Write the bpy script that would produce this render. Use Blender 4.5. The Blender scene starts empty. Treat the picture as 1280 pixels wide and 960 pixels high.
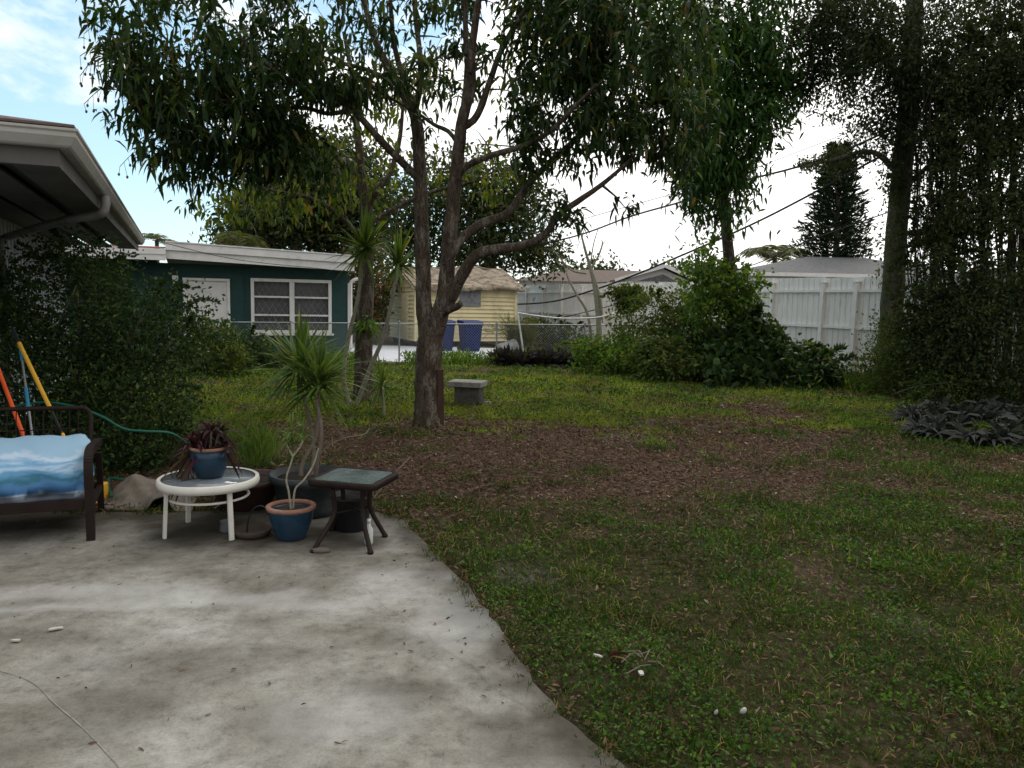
import bpy, math, random
import numpy as np
from mathutils import Vector, Matrix
rng = np.random.default_rng(7); random.seed(7)
R = math.radians
scn = bpy.context.scene
COL = scn.collection

# ------------------------------------------------------------------ camera
FPX, EYE = 960.0, 1.6
PITCH, ROLL = math.atan(103/960.0), R(1.2)
Fv = Vector((0, math.cos(PITCH), -math.sin(PITCH)))
R0 = Vector((1, 0, 0)); U0 = R0.cross(Fv)
Rv = R0*math.cos(ROLL) + U0*math.sin(ROLL)
Uv = U0*math.cos(ROLL) - R0*math.sin(ROLL)
cam_d = bpy.data.cameras.new('camera'); cam = bpy.data.objects.new('camera', cam_d); COL.objects.link(cam)
cam_d.sensor_width = 36; cam_d.lens = 36*FPX/1280; cam_d.clip_end = 2000; cam_d.clip_start = .05
m = Matrix.Identity(4)
for i, v in enumerate((Rv, Uv, -Fv)):
    m[0][i], m[1][i], m[2][i] = v
m[2][3] = EYE
cam.matrix_world = m
scn.camera = cam
def ray(px, py): return Fv*FPX + Rv*(px-640) - Uv*(py-480)
def P(px, py, Y):
    d = ray(px, py); k = Y/d.y
    return Vector((d.x*k, Y, EYE+d.z*k))
def G(px, py, z=0.0):
    d = ray(px, py); k = (z-EYE)/d.z
    return Vector((d.x*k, d.y*k, z))
AU = R(23.4)
u = Vector((-math.sin(AU), math.cos(AU), 0)); v = Vector((math.cos(AU), math.sin(AU), 0)); Zv = Vector((0, 0, 1))
def WP(px, py, A, n):                      # point of the vertical plane through A with normal n
    d = ray(px, py); k = (A-Vector((0, 0, EYE))).dot(n)/d.dot(n)
    return Vector((0, 0, EYE))+d*k

# ------------------------------------------------------------------ mesh builder
class MB:
    def __init__(s): s.V = []; s.F = []; s.n = 0; s.S = []; s.M = []
    def add(s, verts, faces, smooth=False, mi=0):
        verts = np.asarray([tuple(x) for x in verts] if not isinstance(verts, np.ndarray) else verts, dtype=np.float32).reshape(-1, 3)
        if isinstance(faces, np.ndarray):
            s.F.append(faces.astype(np.int32)+s.n); s.S.append((len(faces), smooth, mi))
        else:
            by = {}
            for f in faces: by.setdefault(len(f), []).append(f)
            for k, fs in by.items():
                s.F.append(np.array(fs, dtype=np.int32)+s.n); s.S.append((len(fs), smooth, mi))
        s.V.append(verts); s.n += len(verts)
        return s
    def box(s, c, size, ax=None, mi=0):
        c = Vector(c); ax = ax or (Vector((1, 0, 0)), Vector((0, 1, 0)), Zv)
        h = [a*(z/2) for a, z in zip(ax, size)]
        vs = [c+h[0]*i+h[1]*j+h[2]*k for i in (-1, 1) for j in (-1, 1) for k in (-1, 1)]
        return s.add(vs, [(0, 1, 3, 2), (4, 6, 7, 5), (0, 4, 5, 1), (2, 3, 7, 6), (0, 2, 6, 4), (1, 5, 7, 3)], mi=mi)
    def beam(s, a, b, w, h, up=Zv, mi=0):
        a, b = Vector(a), Vector(b); d = (b-a); L = d.length; d.normalize()
        side = d.cross(up)
        if side.length < 1e-4: side = d.cross(Vector((0, 1, 0)))
        side.normalize(); upv = side.cross(d)
        return s.box((a+b)/2, (L, w, h), (d, side, upv), mi)
    def prism(s, poly, off, mi=0):            # poly: list of points; off: extrusion
        n = len(poly); off = Vector(off); vs = [Vector(p) for p in poly]+[Vector(p)+off for p in poly]
        fs = [tuple(range(n))[::-1], tuple(range(n, 2*n))]+[(i, (i+1) % n, n+(i+1) % n, n+i) for i in range(n)]
        return s.add(vs, fs, mi=mi)
    def tube(s, pts, rad, sides=6, cap=True, smooth=True, mi=0, jitter=0):
        pts = [Vector(p) for p in pts]; n = len(pts)
        if not hasattr(rad, '__len__'): rad = [rad]*n
        vs = []; prev = None
        for i, p in enumerate(pts):
            t = (pts[min(i+1, n-1)]-pts[max(i-1, 0)])
            if t.length < 1e-6: t = Vector((0, 0, 1))
            t.normalize()
            if prev is None:
                a = t.orthogonal().normalized()
            else:
                a = prev-t*prev.dot(t)
                a = a.normalized() if a.length > 1e-5 else t.orthogonal().normalized()
            prev = a; b = t.cross(a)
            for k in range(sides):
                an = 2*math.pi*k/sides; rr = rad[i]*(1+(random.uniform(-jitter, jitter) if jitter else 0))
                vs.append(p+(a*math.cos(an)+b*math.sin(an))*rr)
        fs = [(i*sides+k, i*sides+(k+1) % sides, (i+1)*sides+(k+1) % sides, (i+1)*sides+k) for i in range(n-1) for k in range(sides)]
        s.add(vs, fs, smooth, mi)
        if cap:
            s.add(vs[:sides], [tuple(range(sides))[::-1]], False, mi); s.add(vs[-sides:], [tuple(range(sides))], False, mi)
        return s
    def lathe(s, c, prof, seg=28, mi=0, sx=1, sy=1, tilt=None, cap=True):
        c = Vector(c); vs = []
        for r, z in prof:
            for k in range(seg):
                a = 2*math.pi*k/seg; p = Vector((r*sx*math.cos(a), r*sy*math.sin(a), z))
                if tilt: p = tilt @ p
                vs.append(c+p)
        n = len(prof)
        fs = [(i*seg+k, i*seg+(k+1) % seg, (i+1)*seg+(k+1) % seg, (i+1)*seg+k) for i in range(n-1) for k in range(seg)]
        if cap and prof[0][0] > 0: fs.append(tuple(range(seg))[::-1])
        if cap and prof[-1][0] > 0: fs.append(tuple(range((n-1)*seg, n*seg)))
        return s.add(vs, fs, True, mi)
    def build(s, name, mats, parent=None, bevel=0):
        V = np.concatenate(s.V)
        if parent is not None: V = V-np.array(parent_loc(parent), dtype=np.float32)
        me = bpy.data.meshes.new(name)
        me.vertices.add(len(V)); me.vertices.foreach_set('co', V.astype(np.float32).ravel())
        loops = np.concatenate([f.ravel() for f in s.F]); tot = np.concatenate([np.full(len(f), f.shape[1], np.int32) for f in s.F])
        st = np.concatenate([[0], np.cumsum(tot)[:-1]]).astype(np.int32)
        me.loops.add(len(loops)); me.loops.foreach_set('vertex_index', loops)
        me.polygons.add(len(tot)); me.polygons.foreach_set('loop_start', st)
        me.polygons.foreach_set('use_smooth', np.concatenate([np.full(n, sm, bool) for n, sm, _ in s.S]))
        if not isinstance(mats, (list, tuple)): mats = [mats]
        for mt in mats: me.materials.append(mt)
        me.polygons.foreach_set('material_index', np.concatenate([np.full(n, mi, np.int32) for n, _, mi in s.S]))
        me.update(calc_edges=True); me.validate()
        o = bpy.data.objects.new(name, me); COL.objects.link(o)
        if parent is not None: o.parent = parent
        if bevel:
            b = o.modifiers.new('bevel', 'BEVEL'); b.width = bevel; b.segments = 2; b.limit_method = 'ANGLE'; b.angle_limit = R(40)
        return o
def parent_loc(p):
    l = Vector(p.location)
    while p.parent: p = p.parent; l = l+p.location
    return l
def thing(name, loc, label, cat, group=None):
    o = bpy.data.objects.new(name, None); COL.objects.link(o); o.location = loc; o.empty_display_size = .1
    o['label'] = label; o['category'] = cat
    if group: o['group'] = group
    return o
def tag(o, label=None, cat=None, group=None, kind=None):
    for k, x in (('label', label), ('category', cat), ('group', group), ('kind', kind)):
        if x: o[k] = x
    return o
def smooth_path(pts, n=5):
    pts = [Vector(p) for p in pts]; out = []
    Q = [pts[0]*2-pts[1]]+pts+[pts[-1]*2-pts[-2]]
    for i in range(1, len(Q)-2):
        for j in range(n):
            t = j/n; a, b, c, d = Q[i-1:i+3]
            out.append(.5*((2*b)+(c-a)*t+(2*a-5*b+4*c-d)*t*t+(3*b-a-3*c+d)*t**3))
    out.append(pts[-1]); return out

# ------------------------------------------------------------------ noise
_perm = rng.random((64, 64))
def vnoise(x, y, s=1.0, off=0):
    x = np.asarray(x)*s+off+100; y = np.asarray(y)*s+off*1.7+100
    xi = np.floor(x).astype(int); yi = np.floor(y).astype(int); fx = x-xi; fy = y-yi
    fx = fx*fx*(3-2*fx); fy = fy*fy*(3-2*fy)
    g = lambda a, b: _perm[a % 64, b % 64]
    return (g(xi, yi)*(1-fx)+g(xi+1, yi)*fx)*(1-fy)+(g(xi, yi+1)*(1-fx)+g(xi+1, yi+1)*fx)*fy
def fbm(x, y, s=1.0, o=4, off=0):
    r = 0; a = .5; t = 0
    for i in range(o): r = r+a*vnoise(x, y, s*2**i, off+i*7.3); t += a; a *= .5
    return r/t

# ------------------------------------------------------------------ materials
MT = {}
def nodes(name):
    mt = bpy.data.materials.new(name); mt.use_nodes = True; nt = mt.node_tree
    for n in list(nt.nodes): nt.nodes.remove(n)
    out = nt.nodes.new('ShaderNodeOutputMaterial'); MT[name] = mt
    return mt, nt, out
def nn(nt, t, **k):
    n = nt.nodes.new(t)
    for a, b in k.items():
        if a in n.inputs.keys() if hasattr(n.inputs, 'keys') else False: n.inputs[a].default_value = b
        else: setattr(n, a, b)
    return n
def ramp(nt, fac, stops):
    r = nt.nodes.new('ShaderNodeValToRGB'); e = r.color_ramp.elements
    while len(e) < len(stops): e.new(.5)
    for i, (p, c) in enumerate(stops):
        e[i].position = p; e[i].color = (*c, 1) if len(c) == 3 else c
    nt.links.new(fac, r.inputs['Fac']); return r.outputs['Color']
def noise(nt, scale, detail=5, rough=.6, coord=None, dist=0):
    n = nt.nodes.new('ShaderNodeTexNoise'); n.inputs['Scale'].default_value = scale; n.inputs['Detail'].default_value = detail
    n.inputs['Roughness'].default_value = rough; n.inputs['Distortion'].default_value = dist
    if coord is not None: nt.links.new(coord, n.inputs['Vector'])
    return n.outputs['Fac']
def solid(name, col, rough=.6, var=.25, scale=6, bump=.15, bscale=40, metal=0, dirt=None, dirt_at=(.5, .7), spec=.25, stretch=None, coat=0, fiss=0):
    mt, nt, out = nodes(name); L = nt.links
    tc = nt.nodes.new('ShaderNodeTexCoord').outputs['Object']
    if stretch:
        mp = nt.nodes.new('ShaderNodeMapping'); mp.inputs['Scale'].default_value = stretch; L.new(tc, mp.inputs[0]); tc = mp.outputs[0]
    c2 = tuple(x*(1-var) for x in col); c3 = tuple(min(1, x*(1+var*.6)) for x in col)
    c = ramp(nt, noise(nt, scale, coord=tc), [(.3, c2), (.5, col), (.7, c3)])
    if dirt:
        mx = nt.nodes.new('ShaderNodeMix'); mx.data_type = 'RGBA'
        f = ramp(nt, noise(nt, scale*.7, 8, .7, coord=tc), [(dirt_at[0], (0, 0, 0)), (dirt_at[1], (1, 1, 1))])
        L.new(f, mx.inputs[0]); L.new(c, mx.inputs[6]); mx.inputs[7].default_value = (*dirt, 1); c = mx.outputs[2]
    b = nt.nodes.new('ShaderNodeBsdfPrincipled'); b.inputs['Roughness'].default_value = rough; b.inputs['Metallic'].default_value = metal
    b.inputs['Specular IOR Level'].default_value = spec; b.inputs['Coat Weight'].default_value = coat
    L.new(c, b.inputs['Base Color'])
    if bump:
        bp = nt.nodes.new('ShaderNodeBump'); bp.inputs['Strength'].default_value = bump; bp.inputs['Distance'].default_value = .02
        L.new(noise(nt, bscale, 6, .65, coord=tc), bp.inputs['Height']); L.new(bp.outputs[0], b.inputs['Normal'])
    if fiss:
        vo_ = nt.nodes.new('ShaderNodeTexVoronoi'); vo_.feature = 'DISTANCE_TO_EDGE'; vo_.inputs['Scale'].default_value = fiss; L.new(tc, vo_.inputs['Vector']); b2_ = nt.nodes.new('ShaderNodeBump'); b2_.inputs['Strength'].default_value = .8; b2_.inputs['Distance'].default_value = .015; L.new(ramp(nt, vo_.outputs['Distance'], [(0, (0, 0, 0)), (.12, (1, 1, 1))]), b2_.inputs['Height']); L.new(bp.outputs[0], b2_.inputs['Normal']); L.new(b2_.outputs[0], b.inputs['Normal'])
    L.new(b.outputs[0], out.inputs[0]); return mt
def leafmat(name, stops, trans=.3, rough=.5, tcol=1.6, spec=.14, patch=0):
    mt, nt, out = nodes(name); L = nt.links
    g = nt.nodes.new('ShaderNodeNewGeometry')
    c = ramp(nt, g.outputs['Random Per Island'], stops)
    if patch:
        tcp = nt.nodes.new('ShaderNodeTexCoord').outputs['Object']; mp_ = nt.nodes.new('ShaderNodeMix'); mp_.data_type = 'RGBA'; mp_.blend_type = 'MULTIPLY'; mp_.inputs[0].default_value = 1
        L.new(c, mp_.inputs[6]); L.new(ramp(nt, noise(nt, patch, 6, .65, tcp), [(.36, (.62, .48, .50)), (.47, (.85, .80, .8)), (.56, (1.05, 1.08, 1)), (.66, (1.5, 1.4, 1.1))]), mp_.inputs[7]); c = mp_.outputs[2]
    b = nt.nodes.new('ShaderNodeBsdfPrincipled'); b.inputs['Roughness'].default_value = rough; b.inputs['Specular IOR Level'].default_value = spec
    L.new(c, b.inputs['Base Color'])
    t = nt.nodes.new('ShaderNodeBsdfTranslucent')
    mu = nt.nodes.new('ShaderNodeMix'); mu.data_type = 'RGBA'; mu.blend_type = 'MULTIPLY'; mu.inputs[0].default_value = 1
    L.new(c, mu.inputs[6]); mu.inputs[7].default_value = (tcol*1.15, tcol*1.1, tcol*.35, 1); L.new(mu.outputs[2], t.inputs[0])
    ms = nt.nodes.new('ShaderNodeMixShader'); ms.inputs[0].default_value = trans
    L.new(b.outputs[0], ms.inputs[1]); L.new(t.outputs[0], ms.inputs[2]); L.new(ms.outputs[0], out.inputs[0]); return mt

mango = leafmat('mango_leaf', [(0, (.011, .023, .008)), (.5, (.019, .041, .012)), (.82, (.034, .070, .016)), (.94, (.085, .12, .025)), (1, (.13, .08, .03))], .26, tcol=1.7)
mango_dark = leafmat('dense_leaf', [(0, (.018, .045, .012)), (.5, (.03, .075, .016)), (.9, (.06, .12, .025)), (1, (.11, .15, .03))], .22)
yellowgreen = leafmat('yellow_green_leaf', [(0, (.035, .06, .012)), (.5, (.07, .10, .016)), (.85, (.13, .16, .025)), (1, (.2, .14, .04))], .35)
farleaf = leafmat('far_leaf', [(0, (.02, .035, .014)), (.5, (.035, .055, .018)), (.9, (.065, .085, .025)), (1, (.12, .08, .04))], .2)
fineleaf = leafmat('fine_leaf', [(0, (.016, .026, .012)), (.6, (.03, .045, .018)), (1, (.055, .07, .025))], .25)
vineleaf = leafmat('vine_leaf', [(0, (.018, .028, .012)), (.6, (.035, .05, .018)), (.92, (.06, .085, .025)), (1, (.12, .09, .05))], .25)
bushleaf = leafmat('bush_leaf', [(0, (.018, .035, .014)), (.6, (.03, .06, .018)), (.92, (.055, .10, .025)), (1, (.12, .14, .03))], .25)
lightleaf = leafmat('light_bush_leaf', [(0, (.04, .09, .018)), (.5, (.08, .15, .025)), (.9, (.14, .21, .035)), (1, (.2, .2, .05))], .35)
oliveleaf = leafmat('olive_bush_leaf', [(0, (.035, .06, .018)), (.5, (.06, .095, .022)), (.9, (.10, .13, .03)), (1, (.15, .12, .05))], .3)
dracmat = leafmat('dracaena_leaf', [(0, (.045, .085, .02)), (.6, (.085, .14, .032)), (.95, (.15, .20, .05)), (1, (.25, .22, .10))], .25)
redleaf = leafmat('red_leaf', [(0, (.022, .010, .012)), (.5, (.03, .012, .015)), (.85, (.065, .014, .024)), (1, (.03, .06, .03))], .25, tcol=1.2)
purpleleaf = leafmat('purple_leaf', [(0, (.018, .016, .018)), (.6, (.035, .03, .032)), (.9, (.06, .05, .05)), (1, (.06, .08, .04))], .12)
darkbroad = leafmat('dark_broad_leaf', [(0, (.014, .016, .014)), (.6, (.024, .028, .022)), (1, (.05, .052, .045))], .08)
pinemat = leafmat('pine_needle', [(0, (.010, .022, .010)), (1, (.022, .04, .016))], .1, spec=.05)
palmmat = leafmat('palm_leaf', [(0, (.05, .07, .02)), (.7, (.09, .11, .03)), (1, (.2, .15, .07))], .3)
grassm = leafmat('grass_blade', [(0, (.018, .044, .008)), (.45, (.038, .078, .012)), (.80, (.064, .115, .018)), (.86, (.15, .14, .05)), (.93, (.24, .18, .09)), (1, (.32, .24, .14))], .3, .6, patch=1.3)
weedm = leafmat('weed_leaf', [(0, (.024, .058, .010)), (.65, (.046, .10, .016)), (.95, (.08, .155, .022)), (1, (.12, .21, .03))], .3, .5, patch=1.6)
litterm = leafmat('litter_leaf', [(0, (.05, .028, .018)), (.5, (.105, .060, .038)), (.85, (.155, .092, .06)), (.985, (.20, .135, .095)), (1, (.42, .37, .32))], .05, .8)
bark = solid('mango_bark', (.085, .064, .048), .9, .5, 12, 1.0, 38, dirt=(.20, .185, .145), dirt_at=(.50, .64), stretch=(1, 1, .4), spec=.1, fiss=22)
bark2 = solid('grey_bark', (.12, .105, .08), .9, .4, 10, .6, 40, dirt=(.06, .075, .03), dirt_at=(.45, .65), stretch=(1, 1, .4), spec=.2)
twigm = solid('twig_bark', (.14, .115, .09), .9, .3, 20, .2, spec=.2)
palestem = solid('pale_stem', (.28, .26, .20), .8, .3, 30, .3, dirt=(.12, .13, .06), spec=.2)
white = solid('white_paint', (.74, .73, .71), .55, .1, 4, .05, dirt=(.45, .45, .42), dirt_at=(.55, .8))
whitegut = solid('white_gutter', (.40, .39, .36), .45, .12, 3, .05, dirt=(.30, .29, .25), dirt_at=(.5, .75))
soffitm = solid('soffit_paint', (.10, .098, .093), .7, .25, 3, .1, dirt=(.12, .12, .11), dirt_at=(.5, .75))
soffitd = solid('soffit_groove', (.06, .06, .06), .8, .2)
siding = solid('siding_paint', (.52, .56, .60), .6, .1, 3, .05, dirt=(.36, .38, .38), dirt_at=(.5, .8))
teal = solid('teal_stucco', (.024, .062, .058), .85, .14, 5, .25, 90, dirt=(.035, .07, .065), dirt_at=(.55, .8))
fencem = solid('white_fence_metal', (.85, .81, .755), .5, .12, 3, .05, dirt=(.45, .44, .42), dirt_at=(.56, .85), stretch=(3, 3, .6))
fencepost = solid('fence_post_paint', (.88, .85, .80), .5, .08, 4, .05, dirt=(.55, .54, .52), dirt_at=(.55, .85))
yellowm = solid('yellow_siding', (.76, .66, .40), .7, .1, 3, .1, dirt=(.42, .36, .2), dirt_at=(.55, .8))
tarp = solid('torn_roof_felt', (.28, .23, .17), .9, .45, 6, .8, 18, dirt=(.10, .075, .05), dirt_at=(.48, .62))
blackm = solid('black_plastic', (.018, .018, .02), .45, .3, 8, .1)
darkvoid = solid('dark_interior', (.015, .015, .018), .7, .1, bump=0)
bluebin = solid('blue_plastic', (.004, .018, .10), .6, .15, 5, .05, dirt=(.012, .03, .11), dirt_at=(.55, .8), spec=.2)
concrete_b = solid('block_concrete', (.09, .085, .075), .95, .35, 12, .6, 50, dirt=(.04, .045, .03), dirt_at=(.48, .65))
slabm = solid('slab_concrete', (.25, .24, .215), .95, .25, 14, .5, 50, dirt=(.14, .14, .12), dirt_at=(.5, .66))
shingle_b = solid('brown_shingle', (.13, .095, .08), .9, .3, 6, .4, 30)
shingle_g = solid('grey_shingle', (.12, .12, .12), .9, .25, 6, .4, 30, dirt=(.07, .07, .07))
redroof = solid('red_roof', (.30, .13, .10), .85, .3, 6, .4)
glassd = solid('window_glass', (.10, .10, .105), .15, .2, 2, 0)
wood_grey = solid('weathered_plywood', (.22, .22, .23), .9, .35, 8, .4, dirt=(.12, .11, .11))
plankm = solid('dark_plank', (.055, .03, .022), .85, .35, 8, .4, stretch=(4, 4, .6))
drive_m = solid('driveway_concrete', (.62, .64, .68), .8, .08, 2, .1, dirt=(.45, .46, .48), dirt_at=(.5, .8))
galv = solid('galvanised_steel', (.30, .31, .32), .45, .2, 8, .05, metal=.5)
wirem = solid('cable_black', (.02, .02, .022), .6, .1)
whitetable = solid('cream_metal', (.62, .60, .54), .4, .08, 6, .05, dirt=(.4, .36, .28), dirt_at=(.58, .8))
brownmetal = solid('brown_metal', (.020, .013, .011), .6, .25, 8, .08, spec=.12)
bluepot = solid('blue_glaze', (.014, .042, .075), .3, .35, 9, .1, dirt=(.02, .03, .04), dirt_at=(.45, .7), coat=.1)
clay = solid('terracotta', (.26, .13, .09), .85, .25, 12, .2, dirt=(.3, .26, .22), dirt_at=(.55, .75))
brownpot = solid('brown_pot', (.055, .028, .022), .6, .3, 8, .15)
greypot = solid('grey_planter', (.03, .036, .038), .5, .3, 6, .1, dirt=(.10, .10, .09), dirt_at=(.55, .75))
soil = solid('potting_soil', (.03, .022, .016), .95, .4, 30, .8, 60)
rugm = solid('rug_pile', (.22, .19, .155), .98, .25, 14, .6, 150, dirt=(.13, .115, .09), dirt_at=(.52, .68))
rugb = solid('rug_backing', (.03, .03, .03), .9, .2)
orangem = solid('orange_handle', (.75, .10, .02), .4, .12)
yellowh = solid('yellow_handle', (.72, .40, .04), .4, .12)
blueh = solid('blue_grip', (.03, .22, .36), .4, .15)
hosem = solid('green_hose', (.012, .10, .065), .35, .15)
pvc = solid('white_pvc', (.72, .72, .68), .4, .1, dirt=(.45, .42, .35))
paperm = solid('paper_scrap', (.42, .40, .36), .8, .1)
drumm = solid('weathered_tub', (.36, .36, .35), .7, .3, 6, .2, dirt=(.15, .15, .13))
bottlem = solid('bottle_plastic', (.5, .5, .48), .3, .05, bump=0)

# table glass
def glassmat(name, col, rough):
    mt, nt, out = nodes(name); L = nt.links
    tc = nt.nodes.new('ShaderNodeTexCoord').outputs['Object']
    b = nt.nodes.new('ShaderNodeBsdfPrincipled')
    L.new(ramp(nt, noise(nt, 7, 6, .65, tc), [(.35, tuple(x*.6 for x in col)), (.65, col)]), b.inputs['Base Color'])
    L.new(ramp(nt, noise(nt, 5, 6, .6, tc), [(.35, (rough*.5,)*3), (.7, (rough*1.8,)*3)]), b.inputs['Roughness'])
    b.inputs['Specular IOR Level'].default_value = .9
    L.new(b.outputs[0], out.inputs[0]); return mt
glass_w = glassmat('frosted_table_glass', (.20, .23, .25), .13)
glass_b = glassmat('dusty_table_glass', (.09, .12, .11), .22)

# ocean towel
mt, nt, out = nodes('ocean_print'); L = nt.links
tc = nt.nodes.new('ShaderNodeTexCoord').outputs['Generated']
mp = nt.nodes.new('ShaderNodeMapping'); mp.inputs['Scale'].default_value = (2.2, 1, 1.5); L.new(tc, mp.inputs[0])
sep = nt.nodes.new('ShaderNodeSeparateXYZ'); L.new(tc, sep.inputs[0])
nz = noise(nt, 3, 4, .55, mp.outputs[0], .6)
ma = nt.nodes.new('ShaderNodeMath'); ma.operation = 'MULTIPLY_ADD'; L.new(nz, ma.inputs[0]); ma.inputs[1].default_value = .35; L.new(sep.outputs['Z'], ma.inputs[2])
c = ramp(nt, ma.outputs[0], [(.16, (.20, .22, .26)), (.40, (.27, .33, .40)), (.48, (.03, .11, .26)), (.60, (.05, .17, .34)), (.66, (.02, .12, .19)), (.74, (.08, .24, .40)), (.80, (.32, .45, .58)), (.87, (.14, .32, .50)), (.94, (.42, .54, .66)), (1, (.26, .42, .56))])
c.node.color_ramp.interpolation = 'EASE'
b = nt.nodes.new('ShaderNodeBsdfPrincipled'); b.inputs['Roughness'].default_value = .75; L.new(c, b.inputs['Base Color'])
bp = nt.nodes.new('ShaderNodeBump'); bp.inputs['Strength'].default_value = .5; L.new(noise(nt, 9, 4, .6, tc), bp.inputs['Height']); L.new(bp.outputs[0], b.inputs['Normal'])
L.new(b.outputs[0], out.inputs[0]); ocean = mt

# patio concrete
mt, nt, out = nodes('patio_concrete'); L = nt.links
tc = nt.nodes.new('ShaderNodeTexCoord').outputs['Object']
base = ramp(nt, noise(nt, 1.0, 10, .68, tc, .35), [(.36, (.135, .126, .106)), (.46, (.195, .185, .162)), (.54, (.25, .24, .216)), (.64, (.33, .322, .30))])
mx = nt.nodes.new('ShaderNodeMix'); mx.data_type = 'RGBA'; mx.blend_type = 'MULTIPLY'; mx.inputs[0].default_value = 1
L.new(base, mx.inputs[6]); L.new(ramp(nt, noise(nt, 11, 12, .8, tc), [(.36, (.58, .57, .54)), (.48, (.92, .915, .90)), (.64, (1.14, 1.14, 1.12))]), mx.inputs[7])
mp = nt.nodes.new('ShaderNodeMapping'); mp.inputs['Scale'].default_value = (.45, 2.1, 1); mp.inputs['Rotation'].default_value = (0, 0, R(-6)); L.new(tc, mp.inputs[0])
mx2 = nt.nodes.new('ShaderNodeMix'); mx2.data_type = 'RGBA'
L.new(ramp(nt, noise(nt, 1.1, 6, .6, mp.outputs[0], 1.0), [(.60, (0, 0, 0)), (.80, (.35, .35, .35))]), mx2.inputs[0]); L.new(mx.outputs[2], mx2.inputs[6]); mx2.inputs[7].default_value = (.50, .50, .49, 1)
vo = nt.nodes.new('ShaderNodeTexVoronoi'); vo.feature = 'DISTANCE_TO_EDGE'; vo.inputs['Scale'].default_value = .33
mp2 = nt.nodes.new('ShaderNodeMix'); mp2.data_type = 'RGBA'; mp2.inputs[0].default_value = .12
L.new(tc, mp2.inputs[6]); nzz = nt.nodes.new('ShaderNodeTexNoise'); nzz.inputs['Scale'].default_value = 2.5; L.new(tc, nzz.inputs['Vector']); L.new(nzz.outputs['Color'], mp2.inputs[7]); L.new(mp2.outputs[2], vo.inputs['Vector'])
mx3 = nt.nodes.new('ShaderNodeMix'); mx3.data_type = 'RGBA'
L.new(ramp(nt, vo.outputs['Distance'], [(0, (.25, .25, .25)), (.0022, (0, 0, 0))]), mx3.inputs[0]); L.new(mx2.outputs[2], mx3.inputs[6]); mx3.inputs[7].default_value = (.10, .095, .085, 1)
# speckle
mx4 = nt.nodes.new('ShaderNodeMix'); mx4.data_type = 'RGBA'; mx4.blend_type = 'MULTIPLY'; mx4.inputs[0].default_value = .8
L.new(mx3.outputs[2], mx4.inputs[6]); L.new(ramp(nt, noise(nt, 85, 6, .85, tc), [(.34, (.55, .54, .52)), (.46, (.97, .97, .97)), (.68, (1.18, 1.18, 1.16))]), mx4.inputs[7])
at = nt.nodes.new('ShaderNodeAttribute'); at.attribute_name = 'grime_shade'  # stains and edge dirt, plus contact shade painted under the furniture
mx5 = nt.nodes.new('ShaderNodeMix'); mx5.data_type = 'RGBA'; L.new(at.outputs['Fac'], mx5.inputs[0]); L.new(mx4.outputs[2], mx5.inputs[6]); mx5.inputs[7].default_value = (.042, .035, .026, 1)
at = nt.nodes.new('ShaderNodeAttribute'); at.attribute_name = 'pale'
mx6 = nt.nodes.new('ShaderNodeMix'); mx6.data_type = 'RGBA'; L.new(at.outputs['Fac'], mx6.inputs[0]); L.new(mx5.outputs[2], mx6.inputs[6]); mx6.inputs[7].default_value = (.50, .50, .485, 1)
b = nt.nodes.new('ShaderNodeBsdfPrincipled'); b.inputs['Roughness'].default_value = .9; b.inputs['Specular IOR Level'].default_value = .06
L.new(mx6.outputs[2], b.inputs['Base Color'])
bp = nt.nodes.new('ShaderNodeBump'); bp.inputs['Strength'].default_value = .25; bp.inputs['Distance'].default_value = .01; L.new(noise(nt, 45, 8, .75, tc), bp.inputs['Height']); L.new(bp.outputs[0], b.inputs['Normal'])
L.new(b.outputs[0], out.inputs[0]); patiom = mt

# ground soil
mt, nt, out = nodes('yard_soil'); L = nt.links
tc = nt.nodes.new('ShaderNodeTexCoord').outputs['Object']
s1 = ramp(nt, noise(nt, 14, 9, .75, tc), [(.3, (.035, .022, .015)), (.5, (.088, .058, .042)), (.62, (.135, .10, .078)), (.75, (.26, .21, .17))])
s2 = ramp(nt, noise(nt, 18, 9, .75, tc), [(.32, (.016, .013, .008)), (.48, (.04, .034, .018)), (.6, (.075, .058, .035)), (.75, (.16, .125, .085))])
at = nt.nodes.new('ShaderNodeAttribute'); at.attribute_name = 'bare'
mx = nt.nodes.new('ShaderNodeMix'); mx.data_type = 'RGBA'; L.new(at.outputs['Fac'], mx.inputs[0]); L.new(s2, mx.inputs[6]); L.new(s1, mx.inputs[7])
at2 = nt.nodes.new('ShaderNodeAttribute'); at2.attribute_name = 'sand'
mx2 = nt.nodes.new('ShaderNodeMix'); mx2.data_type = 'RGBA'; L.new(at2.outputs['Fac'], mx2.inputs[0]); L.new(mx.outputs[2], mx2.inputs[6])
L.new(ramp(nt, noise(nt, 30, 6, .7, tc), [(.35, (.10, .085, .075)), (.65, (.20, .175, .155))]), mx2.inputs[7])
b = nt.nodes.new('ShaderNodeBsdfPrincipled'); b.inputs['Roughness'].default_value = .95; b.inputs['Specular IOR Level'].default_value = .02
L.new(mx2.outputs[2], b.inputs['Base Color'])
bp = nt.nodes.new('ShaderNodeBump'); bp.inputs['Strength'].default_value = .9; bp.inputs['Distance'].default_value = .03; L.new(noise(nt, 25, 9, .75, tc), bp.inputs['Height']); L.new(bp.outputs[0], b.inputs['Normal'])
L.new(b.outputs[0], out.inputs[0]); soilm = mt

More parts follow.
